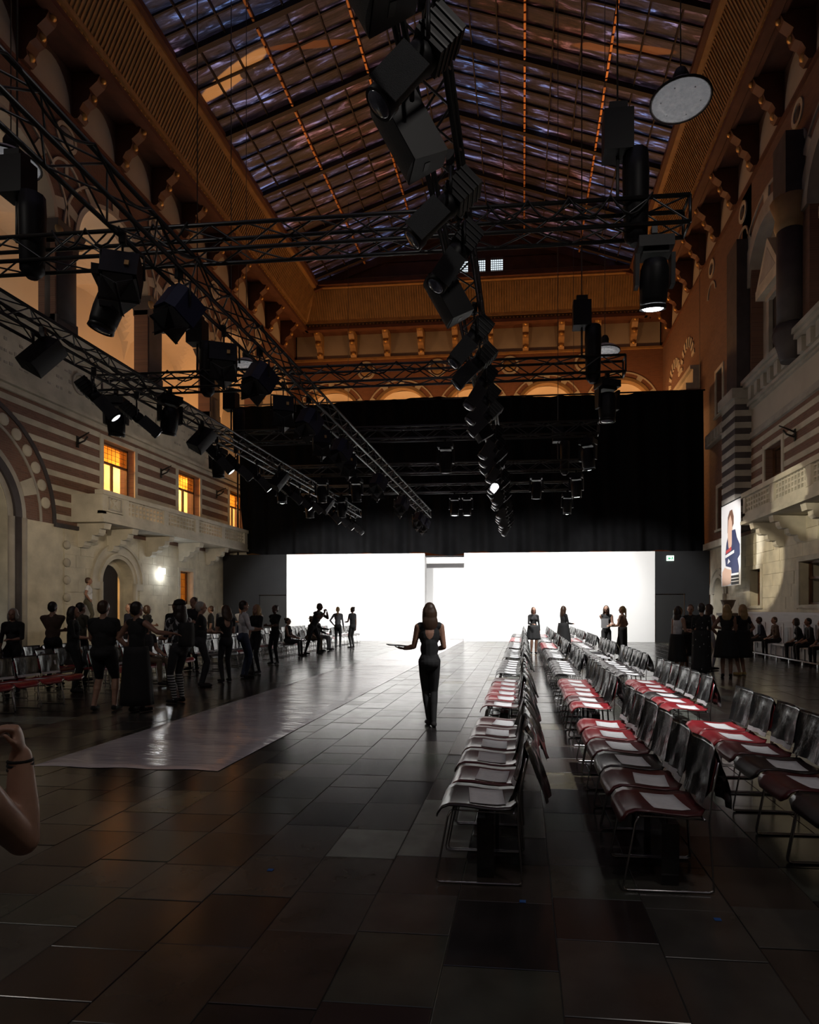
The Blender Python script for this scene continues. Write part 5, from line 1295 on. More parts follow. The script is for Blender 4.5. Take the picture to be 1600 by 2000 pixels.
def frame_mesh(s):
    y = 0.238 * s; b = MB()
    pts = [(-0.165, y * 0.9, 0.425), (-0.18, y, 0.42), (-0.195, y, 0.39), (-0.262, y, 0.035), (-0.258, y, 0.014), (-0.235, y, 0.008), (0.215, y, 0.008), (0.235, y, 0.016), (0.236, y, 0.04), (0.212, y, 0.40), (0.226, y, 0.56), (0.262, y * 0.99, 0.74)]
    b.tube(pts, 0.0062, 6); return b.mesh('side_frame', 'chrome')
FR = {s: frame_mesh(s) for s in (-1, 1)}
b = MB(); b.tube([(-0.165, -0.22, 0.425), (-0.165, 0.22, 0.425)], 0.006, 6); STR = b.mesh('stretcher', 'chrome')
b = MB(); b.tube([(0.19, -0.236, 0.412), (0.19, 0.236, 0.412)], 0.006, 6); STR2 = b.mesh('stretcher', 'chrome')
b = MB(); b.tube([(-0.165, -0.215, 0.424), (0.195, -0.215, 0.41)], 0.005, 5); b.tube([(-0.165, 0.215, 0.424), (0.195, 0.215, 0.41)], 0.005, 5); RAIL = b.mesh('seat_rail', 'chrome')

# tote bag hung over the chair back: a tent of stiff dark plastic with a pale strip along the hem
def bag_meshes(seed):
    rr = random.Random(seed); nu, nv = 10, 14; W = 0.215 + rr.uniform(-0.008, 0.008); flare = rr.uniform(0.06, 0.15); tw = rr.uniform(-0.02, 0.02)
    ph = [rr.uniform(0, 6.28) for _ in range(4)]; wav = rr.uniform(0.004, 0.010)
    def P(u, v, off=0.0):
        c = (u - 0.5) * 2; L = 0.74; s = v * L   # arc length from front hem over the top to the back hem
        fh = 0.33
        rip = wav * math.sin(c * 7 + ph[0] + v * 9) + wav * 0.7 * math.sin(c * 13 + ph[1] - v * 5)
        if s < fh:      # front side, lies on the backrest
            z = 0.805 - (fh - s); k = (z - 0.525) / 0.265
            x = 0.215 + 0.055 * k + 0.02 - 0.028 * c * c - 0.018 - off
            if z < 0.53: x -= 0.12 * (0.53 - z)
            x += rip * min(1, (0.80 - z) / 0.1)
        elif s < fh + 0.06:
            a = (s - fh) / 0.06 * PI; x = 0.272 - 0.022 * math.cos(a) - 0.01 - 0.028 * c * c; z = 0.805 + 0.016 * math.sin(a)
        else:
            d = s - fh - 0.06; z = 0.805 - d * 0.96; x = 0.286 - 0.028 * c * c + flare * (d / 0.35) ** 0.8 + rip * 1.6 * min(1, d / 0.1) + tw * c
        return (x, c * W * (1 + 0.05 * (1 - min(1, abs(s - fh) / 0.35))) + 0.01 * tw, z)
    vs = [P(i / nu, j / nv) for j in range(nv + 1) for i in range(nu + 1)]
    fs = [(j * (nu + 1) + i, (j + 1) * (nu + 1) + i, (j + 1) * (nu + 1) + i + 1, j * (nu + 1) + i + 1) for j in range(nv) for i in range(nu)]
    b = MB(); b.add(vs, fs, 0, True); m1 = b.mesh('bag_body', 'bag_plastic')
    vs = [P(i / nu, j * 0.05, 0.004) for j in range(2) for i in range(nu + 1)]
    b = MB(); b.add(vs, [(i, nu + 1 + i, nu + 2 + i, i + 1) for i in range(nu)], 0, True); m2 = b.mesh('pale_strip', 'bag_strip')
    vs = [P(0.16 + 0.05 * i, 0.20 + j * 0.10, 0.005) for j in range(2) for i in range(2)]
    b = MB(); b.add(vs, [(0, 2, 3, 1)], 0); m3 = b.mesh('handle_slot', 'bag_strip')
    return m1, m2, m3
BAGS = [bag_meshes(s) for s in range(6)]
def seat_z(x, y):
    prof = [(-0.275, 0.365), (-0.262, 0.40), (-0.235, 0.432), (-0.19, 0.448), (-0.10, 0.445), (0.0, 0.432), (0.09, 0.425), (0.17, 0.432), (0.205, 0.445)]
    for a, c in zip(prof, prof[1:]):
        if x <= c[0] or c is prof[-1]:
            s = (x - a[0]) / (c[0] - a[0]); return a[1] + (c[1] - a[1]) * s + 0.012 * (y / 0.232) ** 2
def paper_mesh(dx, dy, r):
    top = []
    for j in range(5):
        for i in range(5):
            a, c = (i / 4 - 0.5) * 0.215, (j / 4 - 0.5) * 0.29; x = dx + a * math.cos(r) - c * math.sin(r); y = dy + a * math.sin(r) + c * math.cos(r)
            top.append((x, y, seat_z(x, y) + 0.004))
    v = top + [(x, y, z - 0.0012) for x, y, z in top]; f = []
    for j in range(4):
        for i in range(4):
            k = j * 5 + i; f += [(k, k + 1, k + 6, k + 5), (25 + k, 30 + k, 31 + k, 26 + k)]
    rim = [0, 1, 2, 3, 4, 9, 14, 19, 24, 23, 22, 21, 20, 15, 10, 5]
    f += [(rim[k], 25 + rim[k], 25 + rim[(k + 1) % 16], rim[(k + 1) % 16]) for k in range(16)]
    b = MB(); b.add(v, f, 0, True); return b.mesh('paper', 'paper')
PAPERS = [paper_mesh(0.02 + 0.02 * (k % 3 - 1), 0.02 * (k % 2) - 0.01, (0.0, 0.1, -0.12, 0.05, -0.05)[k]) for k in range(5)]
GB = MB(); GB.prism([(-0.14, 0.0), (0.14, 0.0), (0.155, 0.36), (-0.155, 0.36)], 0, -0.05, 0.05); GIFT = GB.mesh('bag_body', 'bag_plastic')
GH = MB(); GH.tube([(0, -0.07, 0.355), (0, -0.06, 0.40), (0, 0.06, 0.40), (0, 0.07, 0.355)], 0.005, 5); GIFTH = GH.mesh('handle', 'cable_black')
COLN = {'seat_red': 'bright red', 'seat_wine': 'dark wine red', 'seat_black': 'near black'}
rc = random.Random(21)
def chair(x, y, rz, color, where, paper=True, bag=True, gift=False):
    t = thing('stacking_chair', '%s seated wire frame chair, %s' % (COLN[color], where), 'chair', (x, y, 0), (0, 0, rz), group='show chairs in rows')
    link(SEAT[color], 'seat', t); link(BACK[color], 'backrest', t)
    for s in (-1, 1): link(FR[s], 'side_frame', t)
    link(STR, 'stretcher', t); link(STR2, 'stretcher', t); link(RAIL, 'seat_rail', t)
    c, s_ = math.cos(rz), math.sin(rz)
    W = lambda a, q: (x + a * c - q * s_, y + a * s_ + q * c)
    if bag:
        k = rc.randrange(6); m = BAGS[k]
        o = thing('tote_bag', 'dark plastic tote bag over chair back, %s' % where, 'tote bag', (x, y, 0.002), (0, 0, rz), group='tote bags on the chairs')
        link(m[0], 'bag_body', o)
        if rc.random() < 0.6: link(m[1], 'pale_strip', o)
        if k % 2: link(m[2], 'handle_slot', o)
    if paper:
        p = link(rc.choice(PAPERS), 'seat_paper', None, (x, y, 0.0), (0, 0, rz))
        tag(p, 'white paper sheet on chair seat, %s' % where, 'paper', 'papers on the chair seats')
    if gift:
        o = thing('gift_bag', 'black gift bag under the chair, %s' % where, 'gift bag', (*W(0.02, 0), 0), (0, 0, rz), group='gift bags under the chairs')
        link(GIFT, 'bag_body', o); link(GIFTH, 'handle', o)
ROWN = ['front', 'middle', 'rear']
BANK0, BANKP, PITCH = 3.80, 3.72, 0.50
for r, x in enumerate((-0.24, 0.83, 1.92)):
    for bk in range(7):
        for k in range(6):
            y = BANK0 + bk * BANKP + k * PITCH
            if y > 28.9: continue
            p = project(x, y, 0.4)
            if p[0] > 1720: continue
            if bk == 0: col = ('seat_wine' if (k + r) % 3 else 'seat_black') if k < 3 else ('seat_wine' if (r == 0 or k == 3) else 'seat_red')
            elif bk == 1: col = 'seat_red' if (k * 7 + r * 3) % 5 else ('seat_wine' if r < 2 else 'seat_black')
            elif bk < 4: col = 'seat_black'
            else: col = 'seat_red' if (bk + r) % 2 else 'seat_black'
            if r == 2 and bk == 0: col = ('seat_black', 'seat_wine', 'seat_black', 'seat_wine', 'seat_red', 'seat_red')[k]
            chair(x + rc.uniform(-0.008, 0.008), y, rc.uniform(-0.02, 0.02), col, '%s of %s bank, %s row, banner side' % (ORD[k], ORD[bk], ROWN[r]), gift=(bk < 2 and r < 2))
for r, x in enumerate((-8.05, -9.15, -10.25)):
    for bk in range(1, 7):
        for k in range(6):
            y = BANK0 + bk * BANKP + k * PITCH
            p = project(x, y, 0.4)
            if p[0] < -70 or y > 28.9: continue
            col = 'seat_red' if (r == 0 and bk < 3) or (bk * 3 + k + r) % 4 == 0 else 'seat_wine' if bk < 3 else 'seat_black'
            chair(x + rc.uniform(-0.01, 0.01), y, PI + rc.uniform(-0.03, 0.03), col, '%s of %s bank, %s row, crowd side' % (ORD[k], ORD[bk], ROWN[r]), paper=(r == 0 or bk > 3))
# ================================================================== PEOPLE
def cap_geo(a, b, ra, rb, n=12, m=4):
    a, b = Vector(a), Vector(b); d = (b - a); L = d.length
    if L < 1e-6: d = Vector((0, 0, 1))
    d = d.normalized(); t = Vector((0, 0, 1)) if abs(d.z) < 0.9 else Vector((1, 0, 0)); x = d.cross(t).normalized(); y = d.cross(x)
    rings = []
    for i in range(m + 1):
        q = PI / 2 * (1 - i / m) if i else PI / 2 * 0.97
        rings.append((a - d * ra * math.sin(q), ra * math.cos(q)))
    for i in range(m + 1):
        q = PI / 2 * (i / m) if i < m else PI / 2 * 0.97
        rings.append((b + d * rb * math.sin(q), rb * math.cos(q)))
    v = [c + r * (math.cos(2 * PI * k / n) * x + math.sin(2 * PI * k / n) * y) for c, r in rings for k in range(n)]
    f = [(i * n + k, i * n + (k + 1) % n, (i + 1) * n + (k + 1) % n, (i + 1) * n + k) for i in range(len(rings) - 1) for k in range(n)]
    f += [tuple(range(n))[::-1], tuple((len(rings) - 1) * n + k for k in range(n))]
    return v, f
def ell_geo(c, r, R=None, n=14, m=9):
    R = R or Matrix.Identity(3); v = []; c = Vector(c)
    for i in range(m + 1):
        q = -PI / 2 + PI * (i / m); q = max(-1.54, min(1.54, q))
        for k in range(n):
            v.append(c + R @ Vector((r[0] * math.cos(q) * math.cos(2 * PI * k / n), r[1] * math.cos(q) * math.sin(2 * PI * k / n), r[2] * math.sin(q))))
    f = [(i * n + k, i * n + (k + 1) % n, (i + 1) * n + (k + 1) % n, (i + 1) * n + k) for i in range(m) for k in range(n)]
    f += [tuple(range(n))[::-1], tuple(m * n + k for k in range(n))]
    return v, f
def ik(a, b, l1, l2, pole):
    a, b = Vector(a), Vector(b); d = b - a; L = min(d.length, (l1 + l2) * 0.999); d = d.normalized()
    b = a + d * L; x = (l1 * l1 - l2 * l2 + L * L) / (2 * L); h = math.sqrt(max(0, l1 * l1 - x * x))
    p = Vector(pole); p = (p - d * p.dot(d)); p = p.normalized() if p.length > 1e-6 else Vector((0, 0, 1))
    return a + d * x + p * h, b
PENDING = []
class Body:
    def __init__(s): s.pr = []      # (kind, data, part)
    def cap(s, a, b, ra, rb, part): s.pr.append(('c', (Vector(a), Vector(b), ra, rb), part))
    def ell(s, c, r, part, R=None): s.pr.append(('e', (Vector(c), Vector(r), R or Matrix.Identity(3)), part))
    def temp(s, name, voxel, smooth, flip=None):
        b = MB()
        for k, d, p in s.pr:
            v, f = cap_geo(*d) if k == 'c' else ell_geo(*d)
            b.add(v, f)
        me = bpy.data.meshes.new('tmp'); me.from_pydata(b.v, [], b.f); o = bpy.data.objects.new('tmp', me); C.objects.link(o)
        fix_normals(o)
        m = o.modifiers.new('r', 'REMESH'); m.mode = 'VOXEL'; m.voxel_size = voxel
        m = o.modifiers.new('s', 'SMOOTH'); m.factor = 0.5; m.iterations = smooth
        return o
    def parts_at(s, P):
        best = np.full(len(P), 1e9); idx = np.zeros(len(P), int)
        for i, (k, d, p) in enumerate(s.pr):
            if k == 'c':
                a, b = np.array(d[0]), np.array(d[1]); ab = b - a; t = np.clip(((P - a) @ ab) / max(ab @ ab, 1e-9), 0, 1)
                q = np.linalg.norm(P - a - t[:, None] * ab, axis=1) - (d[2] + (d[3] - d[2]) * t)
            else:
                R = np.array(d[2]); l = (P - np.array(d[0])) @ R; r = np.array(d[1]); q = (np.linalg.norm(l / r, axis=1) - 1) * r.min()
            m = q < best; best[m] = q[m]; idx[m] = i
        return [s.pr[i][2] for i in idx]
def hand(B, w, d, up, side, curl, fr=0.0088):
    """palm and five fingers; w wrist, d finger direction, up = back of the hand"""
    d = Vector(d).normalized(); up = Vector(up); up = (up - d * up.dot(d)).normalized(); sd = d.cross(up) * side   # towards the thumb
    w = Vector(w); pc = w + d * 0.05
    R = Matrix((sd, d, up)).transposed()
    B.ell(pc, (0.040, 0.052, 0.017), 'hand', R)
    for k, (o, l) in enumerate(((0.030, 0.072), (0.010, 0.080), (-0.010, 0.074), (-0.029, 0.058))):
        a = w + d * 0.085 + sd * o; m = a + (d * math.cos(curl) - up * math.sin(curl)) * l * 0.5; e = m + (d * math.cos(curl * 2.2) - up * math.sin(curl * 2.2)) * l * 0.5
        B.cap(a, m, fr, fr * 0.95, 'hand'); B.cap(m, e, fr * 0.95, fr * 0.8, 'hand')
    a = w + d * 0.03 + sd * 0.028; m = a + (d * 0.7 + sd * 0.7).normalized() * 0.035 - up * 0.008; e = m + (d * 0.95 + sd * 0.2 - up * 0.4 * curl).normalized() * 0.032
    B.cap(a, m, fr * 1.15, fr * 1.05, 'hand'); B.cap(m, e, fr * 1.05, fr * 0.85, 'hand')
def person(label, pos, face, h=1.70, sex='f', top='cloth_black', sleeve=1, legs='cloth_black', leglen=4, shoe='leather', skin='skin_a', hair='hair_dark', style='long', lean=0.0, twist=0.0,
           armL='down', armR='down', feet=None, seated=None, skirt=None, neckline=False, bulk=1.0, voxel=0.012, nod=0.0, sock=None, z=0.0, extras=None, hat=None, group='people in the hall', open_back=False):
    """face: direction looked at, 0 = away from the open floor (+y), turning anticlockwise"""
    t = thing('person', label, 'person', (pos[0], pos[1], z), (0, 0, face), group=group)
    s = h / 1.72; B = Body(); m_ = sex == 'm'
    SW = (0.185 if m_ else 0.158); HWd = 0.085 if m_ else 0.076; k = bulk
    hipz = 0.93 if seated is None else seated
    hip = Vector((0, 0, hipz))
    Rl = Matrix.Rotation(-lean, 3, 'X') @ Matrix.Rotation(twist, 3, 'Z')
    U = lambda x, y, zz: hip + Rl @ Vector((x, y, zz - 0.93))
    B.ell(hip + Vector((0, -0.01, 0.0)), ((0.155 if m_ else 0.143) * k, 0.115 * k, 0.13), 'hip'); B.ell(U(0, -0.03, 0.89) if seated is None else hip + Vector((0, -0.03, 0)), (0.142 * k, 0.12 * k, 0.10), 'hip')
    B.cap(U(0, 0, 0.98), U(0, 0, 1.16), 0.112 * k, 0.115 * k, 'torso_low'); B.ell(U(0, 0.0, 1.08), ((0.145 if m_ else 0.130) * k, 0.095 * k, 0.15), 'torso_low', Rl)
    B.ell(U(0, 0.005, 1.27), ((0.170 if m_ else 0.148) * k, 0.112 * k, 0.18), 'torso', Rl)
    if not m_: B.ell(U(-0.065, 0.085, 1.27), (0.062, 0.05, 0.062), 'torso', Rl); B.ell(U(0.065, 0.085, 1.27), (0.062, 0.05, 0.062), 'torso', Rl)
    B.cap(U(-SW + 0.03, 0, 1.395), U(SW - 0.03, 0, 1.395), 0.058, 0.058, 'shoulder'); B.cap(U(-0.06, -0.005, 1.42), U(0.06, -0.005, 1.42), 0.045, 0.045, 'shoulder')
    N0, N1 = U(0, -0.012, 1.40), U(0, 0.006, 1.53); B.cap(N0, N1, 0.055 if m_ else 0.047, 0.050 if m_ else 0.043, 'neck')
    Rh = Rl @ Matrix.Rotation(-nod + lean * 0.6, 3, 'X'); HC = U(0, 0.0, 1.53); Hd = lambda x, y, zz: HC + Rh @ Vector((x, y, zz))
    B.ell(Hd(0, 0.012, 0.085), (0.074, 0.092, 0.098), 'head', Rh); B.ell(Hd(0, 0.045, 0.015), (0.052, 0.055, 0.062), 'head', Rh); B.ell(Hd(0, 0.108, 0.055), (0.013, 0.02, 0.022), 'head', Rh)
    B.ell(Hd(0, 0.085, 0.085), (0.05, 0.02, 0.014), 'head', Rh)
    for q in (-1, 1): B.ell(Hd(q * 0.074, 0.0, 0.06), (0.012, 0.022, 0.032), 'head', Rh)
    # legs
    ft = feet or ((-0.085, 0.0), (0.085, 0.03))
    for i, q in enumerate((-1, 1)):
        a = hip + Vector((q * HWd, 0, -0.02)); ank = Vector((ft[i][0], ft[i][1], 0.085)); kn, ank = ik(a, ank, 0.435, 0.42, (q * 0.05, 1, 0.02 if seated is None else 1.0))
        md = (a + kn) / 2; B.cap(a, md, (0.088 if m_ else 0.080) * k, 0.074 * k, 'thigh1'); B.cap(md, kn, 0.074 * k, 0.056, 'thigh2')
        mc = (kn * 0.6 + ank * 0.4); B.cap(kn, mc, 0.055, 0.053 * (1.1 if m_ else 1.0), 'shin1'); B.cap(mc, ank, 0.050, 0.037, 'shin2')
        ax = Vector((q * 0.12, 1, 0)).normalized(); B.cap(ank + Vector((0, -0.02, -0.04)), ank + Vector((0, 0.03, -0.045)), 0.042, 0.040, 'foot'); B.cap(Vector((ank.x, ank.y, 0.040)), Vector((ank.x, ank.y, 0.034)) + ax * 0.155, 0.040, 0.032, 'foot')
    # arms
    for q, arm in ((-1, armL), (1, armR)):
        S = U(q * SW, 0, 1.385)
        pole = Vector((q * 0.5, -1, -0.3))
        if arm == 'down': wt = S + Vector((q * 0.07, 0.04, -0.53)); fd = Vector((0, 0.1, -1)); up = Vector((q, 0, 0)); cu = 0.25
        elif arm == 'hold': wt = S + Rl @ Vector((-q * 0.06, 0.30, -0.30)); fd = Vector((-q * 0.5, 0.8, 0.2)); up = Vector((q * 0.3, 0, 1)); cu = 0.5
        elif arm == 'cross': wt = S + Rl @ Vector((-q * 0.26, 0.20, -0.26)); fd = Vector((-q, 0.15, 0.1)); up = Vector((0, 1, 0.3)); cu = 0.3
        elif arm == 'hip': wt = S + Vector((q * 0.02, 0.06, -0.42)); fd = Vector((-q * 0.7, 0.5, -0.4)); up = Vector((q, 0.3, 0.3)); cu = 0.4; pole = Vector((q * 1.2, -0.6, 0))
        elif arm == 'face': wt = S + Rl @ Vector((-q * 0.10, 0.26, 0.12)); fd = Vector((-q * 0.4, 0.1, 0.9)); up = Vector((q * 0.4, 0.8, 0)); cu = 0.6; pole = Vector((q * 0.7, 0.3, -1))
        elif arm == 'lap': wt = S + Rl @ Vector((-q * 0.06, 0.30, -0.36)); fd = Vector((-q * 0.5, 0.9, -0.1)); up = Vector((0, 0, 1)); cu = 0.3
        else: wt = Vector(arm[0]) ; fd = Vector(arm[1]); up = Vector(arm[2]); cu = arm[3]; pole = Vector(arm[4]) if len(arm) > 4 else pole
        E_, W_ = ik(S, wt, 0.285, 0.25, pole); md = (S + E_) / 2; g = 1.12 if m_ else 0.95
        B.cap(S, md, 0.054 * g, 0.046 * g, 'arm1'); B.cap(md, E_, 0.046 * g, 0.038 * g, 'arm2'); B.cap(E_, E_.lerp(W_, 0.35), 0.039 * g, 0.040 * g, 'fore1'); B.cap(E_.lerp(W_, 0.35), W_, 0.040 * g, 0.027 * g, 'fore2')
        hand(B, W_, fd, up, -q, cu, 0.0088 if voxel < 0.01 else 0.0105)
    mats = [skin, top, legs, shoe, sock or legs]
    mp = dict(head=0, neck=0, hand=0, hip=2 if not (skirt and skirt[0] == top) else 1, torso=1, torso_low=1, shoulder=1, foot=3)
    for i, n_ in enumerate(('arm1', 'arm2', 'fore1', 'fore2')): mp[n_] = 1 if sleeve > i else 0
    for i, n_ in enumerate(('thigh1', 'thigh2', 'shin1', 'shin2')): mp[n_] = 2 if leglen > i else (4 if sock and i >= 2 else 0)
    PENDING.append((B.temp('b', voxel, 5 if voxel < 0.011 else 4), B, t, mats, mp, s, 'body', (U, open_back)))
    # hair
    H = Body(); Hm = 'hair'
    H.ell(Hd(0, -0.012, 0.100), (0.083, 0.096, 0.098), Hm, Rh); 
    if style in ('short',): H.ell(Hd(0, -0.035, 0.06), (0.079, 0.07, 0.085), Hm, Rh)
    if style == 'bob':
        H.ell(Hd(0, -0.035, 0.03), (0.098, 0.075, 0.10), Hm, Rh)
        for q in (-1, 1): H.ell(Hd(q * 0.075, 0.015, 0.02), (0.024, 0.05, 0.10), Hm, Rh)
    if style == 'long':
        H.ell(Hd(0, -0.045, 0.03), (0.104, 0.072, 0.13), Hm, Rh); H.ell(Hd(0, -0.066, -0.08), (0.112, 0.052, 0.13), Hm, Rh)
        for q in (-1, 1): H.ell(Hd(q * 0.076, 0.0, -0.01), (0.026, 0.05, 0.14), Hm, Rh)
    if style == 'wild':
        H.ell(Hd(0, -0.05, 0.04), (0.115, 0.085, 0.13), Hm, Rh); H.ell(Hd(0, -0.05, -0.08), (0.13, 0.07, 0.13), Hm, Rh)
    if style == 'bun': H.ell(Hd(0, -0.05, 0.06), (0.075, 0.06, 0.08), Hm, Rh); H.ell(Hd(0, -0.10, 0.15), (0.045, 0.045, 0.045), Hm, Rh)
    if style == 'ponytail': H.ell(Hd(0, -0.04, 0.05), (0.076, 0.062, 0.085), Hm, Rh); H.cap(Hd(0, -0.10, 0.09), Hd(0, -0.12, -0.16), 0.035, 0.02, Hm)
    if style != 'bald': PENDING.append((H.temp('h', max(0.008, voxel * 0.8), 8), H, t, [hair], {Hm: 0}, s, 'hair', None))
    for q in (-1, 1):
        b = MB(); v, f = ell_geo(Hd(q * 0.03, 0.098, 0.072) * s, (0.011 * s, 0.007 * s, 0.007 * s), Rh, 8, 5); b.add(v, f, 0, True); b.build('eye', 'eye_dark', t)
    b = MB(); v, f = ell_geo(Hd(0, 0.096, 0.008) * s, (0.022 * s, 0.008 * s, 0.007 * s), Rh, 8, 5); b.add(v, f, 0, True); b.build('mouth', 'lips', t)
    if hat:
        b = MB(); M = Matrix.Translation(Hd(0, -0.01, 0.125) * s) @ Rh.to_4x4()
        if hat[0] == 'cap':
            b.lathe([(0.098, 0), (0.10, 0.03), (0.085, 0.075), (0.04, 0.10), (0.005, 0.105)], 18, M); b.box(-0.075, 0.075, 0.05, 0.19, -0.006, 0.006, 0, M)
        else:
            b.lathe([(0.155, -0.005), (0.16, 0.0), (0.105, 0.012), (0.10, 0.07), (0.085, 0.10), (0.02, 0.095)], 20, M)
        b.build(hat[0] if hat[0] != 'cap' else 'peaked_cap', hat[1], t)
    if skirt:
        sm, zt, zb, r0, r1 = skirt; rings = []; rr = random.Random(int(abs(pos[0] * 100 + pos[1] * 10)))
        ph = rr.uniform(0, 6)
        mx = (ft[0][0] + ft[1][0]) / 2; my = (ft[0][1] + ft[1][1]) / 2
        for j in range(9):
            e = j / 8; zz = zt + (zb - zt) * e; r = r0 + (r1 - r0) * e ** 0.8
            rings.append([Vector((mx * e * 0.6 + (r + 0.014 * e * math.sin(7 * a + ph)) * math.cos(a) * 1.12, my * e * 0.6 - 0.01 + (r + 0.014 * e * math.sin(9 * a)) * 0.84 * math.sin(a), zz)) * s for a in [2 * PI * k / 36 for k in range(36)]])
        b = MB(); b.loft(rings, 0, True, True); b.build('skirt', sm, t)
    if extras: extras(t, U, s)
    return t
def flush_people():
    bpy.context.view_layer.update()
    dg = bpy.context.evaluated_depsgraph_get()
    for o, B, t, mats, mp, s, name, extra in PENDING:
        me = bpy.data.meshes.new_from_object(o.evaluated_get(dg)); me.name = name
        n = len(me.polygons); P = np.empty(n * 3); me.polygons.foreach_get('center', P); P = P.reshape(-1, 3)
        mi = np.array([mp[p] for p in B.parts_at(P)], dtype=np.int32)
        if extra and extra[1]:
            U = extra[0]; c = np.array(U(-0.012, -0.13, 1.335)); q = (np.abs(P[:, 0] - c[0]) / 0.060) ** 2 + ((P[:, 2] - c[2]) / 0.115) ** 2
            mi[(q < 1) & (P[:, 1] < c[1] + 0.10) & (mi == 1)] = 0
        me.materials.clear()
        for m in mats: me.materials.append(MATS[m])
        me.polygons.foreach_set('material_index', mi); me.polygons.foreach_set('use_smooth', np.ones(n, dtype=bool))
        me.transform(Matrix.Scale(s, 4)); me.update()
        ob = bpy.data.objects.new(name, me); C.objects.link(ob); ob.parent = t
    for rec in PENDING:
        o = rec[0]; m = o.data; bpy.data.objects.remove(o); bpy.data.meshes.remove(m)
D = math.radians
# the woman on the open floor, seen from behind
person('woman in black sleeveless top, trousers and boots standing alone beside the runway, holding papers', (-1.27, 8.28), D(14), 1.69, 'f', 'cloth_black', 0, 'cloth_black', 4, 'leather', 'skin_b', 'hair_brown', 'long',
       armL=((-0.33, 0.27, 1.07), (-0.92, 0.25, 0.10), (0.1, -0.2, -1), 0.25, (0.35, -0.8, -1)), armR=((0.13, 0.24, 1.06), (-0.5, 0.8, 0.2), (0.5, 0.3, 0.8), 0.5, (0.45, -1.0, -0.8)),
       feet=((0.0, 0.07), (0.055, -0.06)), voxel=0.0075, open_back=True, twist=0.05)
pb = MB(); Mx = Matrix.Translation((-1.73, 8.50, 1.085)) @ rotz(0.35) @ roty(0.10); pb.box(-0.17, 0.17, -0.12, 0.12, 0, 0.010, 0, Mx); cl = pb.build('clipboard', 'cloth_charcoal'); tag(cl, 'dark clipboard held out flat by the woman beside the runway', 'clipboard')
pb = MB(); pb.box(-0.15, 0.15, -0.105, 0.105, 0.011, 0.014, 0, Mx); pb.build('sheet', 'paper', cl)
# standing group by the crowd side chairs
def backpack(m):
    def fn(t, U, s):
        b = MB(); b.loft([[U(x * q, -0.13 - d, zz) * s for x, d in ((-0.13, 0), (0.13, 0), (0.12, 0.10), (0.0, 0.14), (-0.12, 0.10))] for zz, q in ((0.95, 0.9), (1.0, 1.0), (1.25, 1.0), (1.36, 0.8))]); b.build('backpack', m, t)
    return fn
def necktag(t, U, s):
    b = MB(); b.box(-0.04, 0.04, 0.125 * s, 0.13 * s, 1.02 * s, 1.12 * s); b.build('name_tag', 'paper', t)
person('heavy man in black T-shirt and shorts with bare calves, back turned', (-6.60, 9.12), D(8), 1.74, 'm', 'cloth_black', 1, 'cloth_black', 2, 'leather', 'skin_a', 'hair_brown', 'short', armL='hold', armR='hold', bulk=1.28, feet=((-0.15, 0), (0.15, 0.03)), voxel=0.009, sock=None)
person('person in long black sleeveless outfit reaching one arm to the patterned shirt', (-5.98, 9.02), D(-10), 1.72, 'f', 'cloth_black', 0, 'cloth_black', 4, 'leather', 'skin_b', 'hair_dark', 'short', armR=((0.46, 0.22, 1.22), (0.95, 0.2, -0.1), (0, 0.3, 1), 0.2), armL='hip', skirt=('cloth_black', 1.02, 0.12, 0.17, 0.24), voxel=0.009)
person('person in peaked cap, patterned shirt, striped socks and heavy boots', (-5.86, 10.0), D(70), 1.74, 'm', 'cloth_print', 2, 'cloth_charcoal', 2, 'leather', 'skin_b', 'hair_dark', 'long', armL='hold', armR=((0.05, 0.34, 1.12), (-0.5, 0.8, 0.1), (0, 0, 1), 0.4), sock='sock_stripe', hat=('cap', 'cloth_black'), voxel=0.009, extras=backpack('cloth_black'))
person('bald man in black T-shirt talking to long haired woman', (-6.62, 12.1), D(-60), 1.76, 'm', 'cloth_black', 1, 'cloth_charcoal', 4, 'leather', 'skin_a', 'hair_grey', 'short', armL='hold', armR='cross', voxel=0.010)
person('woman with long brown hair and bare back panel looking at her phone', (-6.50, 12.95), D(50), 1.70, 'f', 'cloth_black', 1, 'cloth_charcoal', 4, 'leather', 'skin_a', 'hair_brown', 'long', armL='hold', armR='hold', nod=0.35, voxel=0.010, open_back=True)
person('tall man in white shirt and jeans standing by the crowd chairs', (-6.48, 13.75), D(-50), 1.80, 'm', 'cloth_white', 3, 'cloth_denim', 4, 'leather', 'skin_b', 'hair_dark', 'short', armL='down', armR='hold', voxel=0.010)
person('blonde woman in black behind the tall man in white shirt', (-6.62, 14.75), D(160), 1.72, 'f', 'cloth_black', 2, 'cloth_black', 4, 'leather', 'skin_a', 'hair_blond', 'long', armL='hold', armR='down', voxel=0.010)
person('woman all in black with crossed arms before the crowd chairs', (-7.2, 17.3), D(165), 1.72, 'f', 'cloth_black', 1, 'cloth_black', 4, 'leather', 'skin_c', 'hair_dark', 'bun', armL='cross', armR='cross', voxel=0.011)
person('person in green leaf print shirt bending over the crowd chairs', (-8.75, 18.9), D(-95), 1.62, 'f', 'cloth_leaf', 2, 'cloth_charcoal', 4, 'leather', 'skin_b', 'hair_brown', 'short', lean=0.75, armL='hold', armR='hold', voxel=0.012)
person('man in black bending forward to photograph seated guests', (-7.42, 21.2), D(-100), 1.86, 'm', 'cloth_black', 1, 'cloth_black', 4, 'leather', 'skin_c', 'hair_dark', 'short', lean=0.38, armL='face', armR='face', feet=((-0.10, 0.12), (0.12, -0.22)), voxel=0.011)
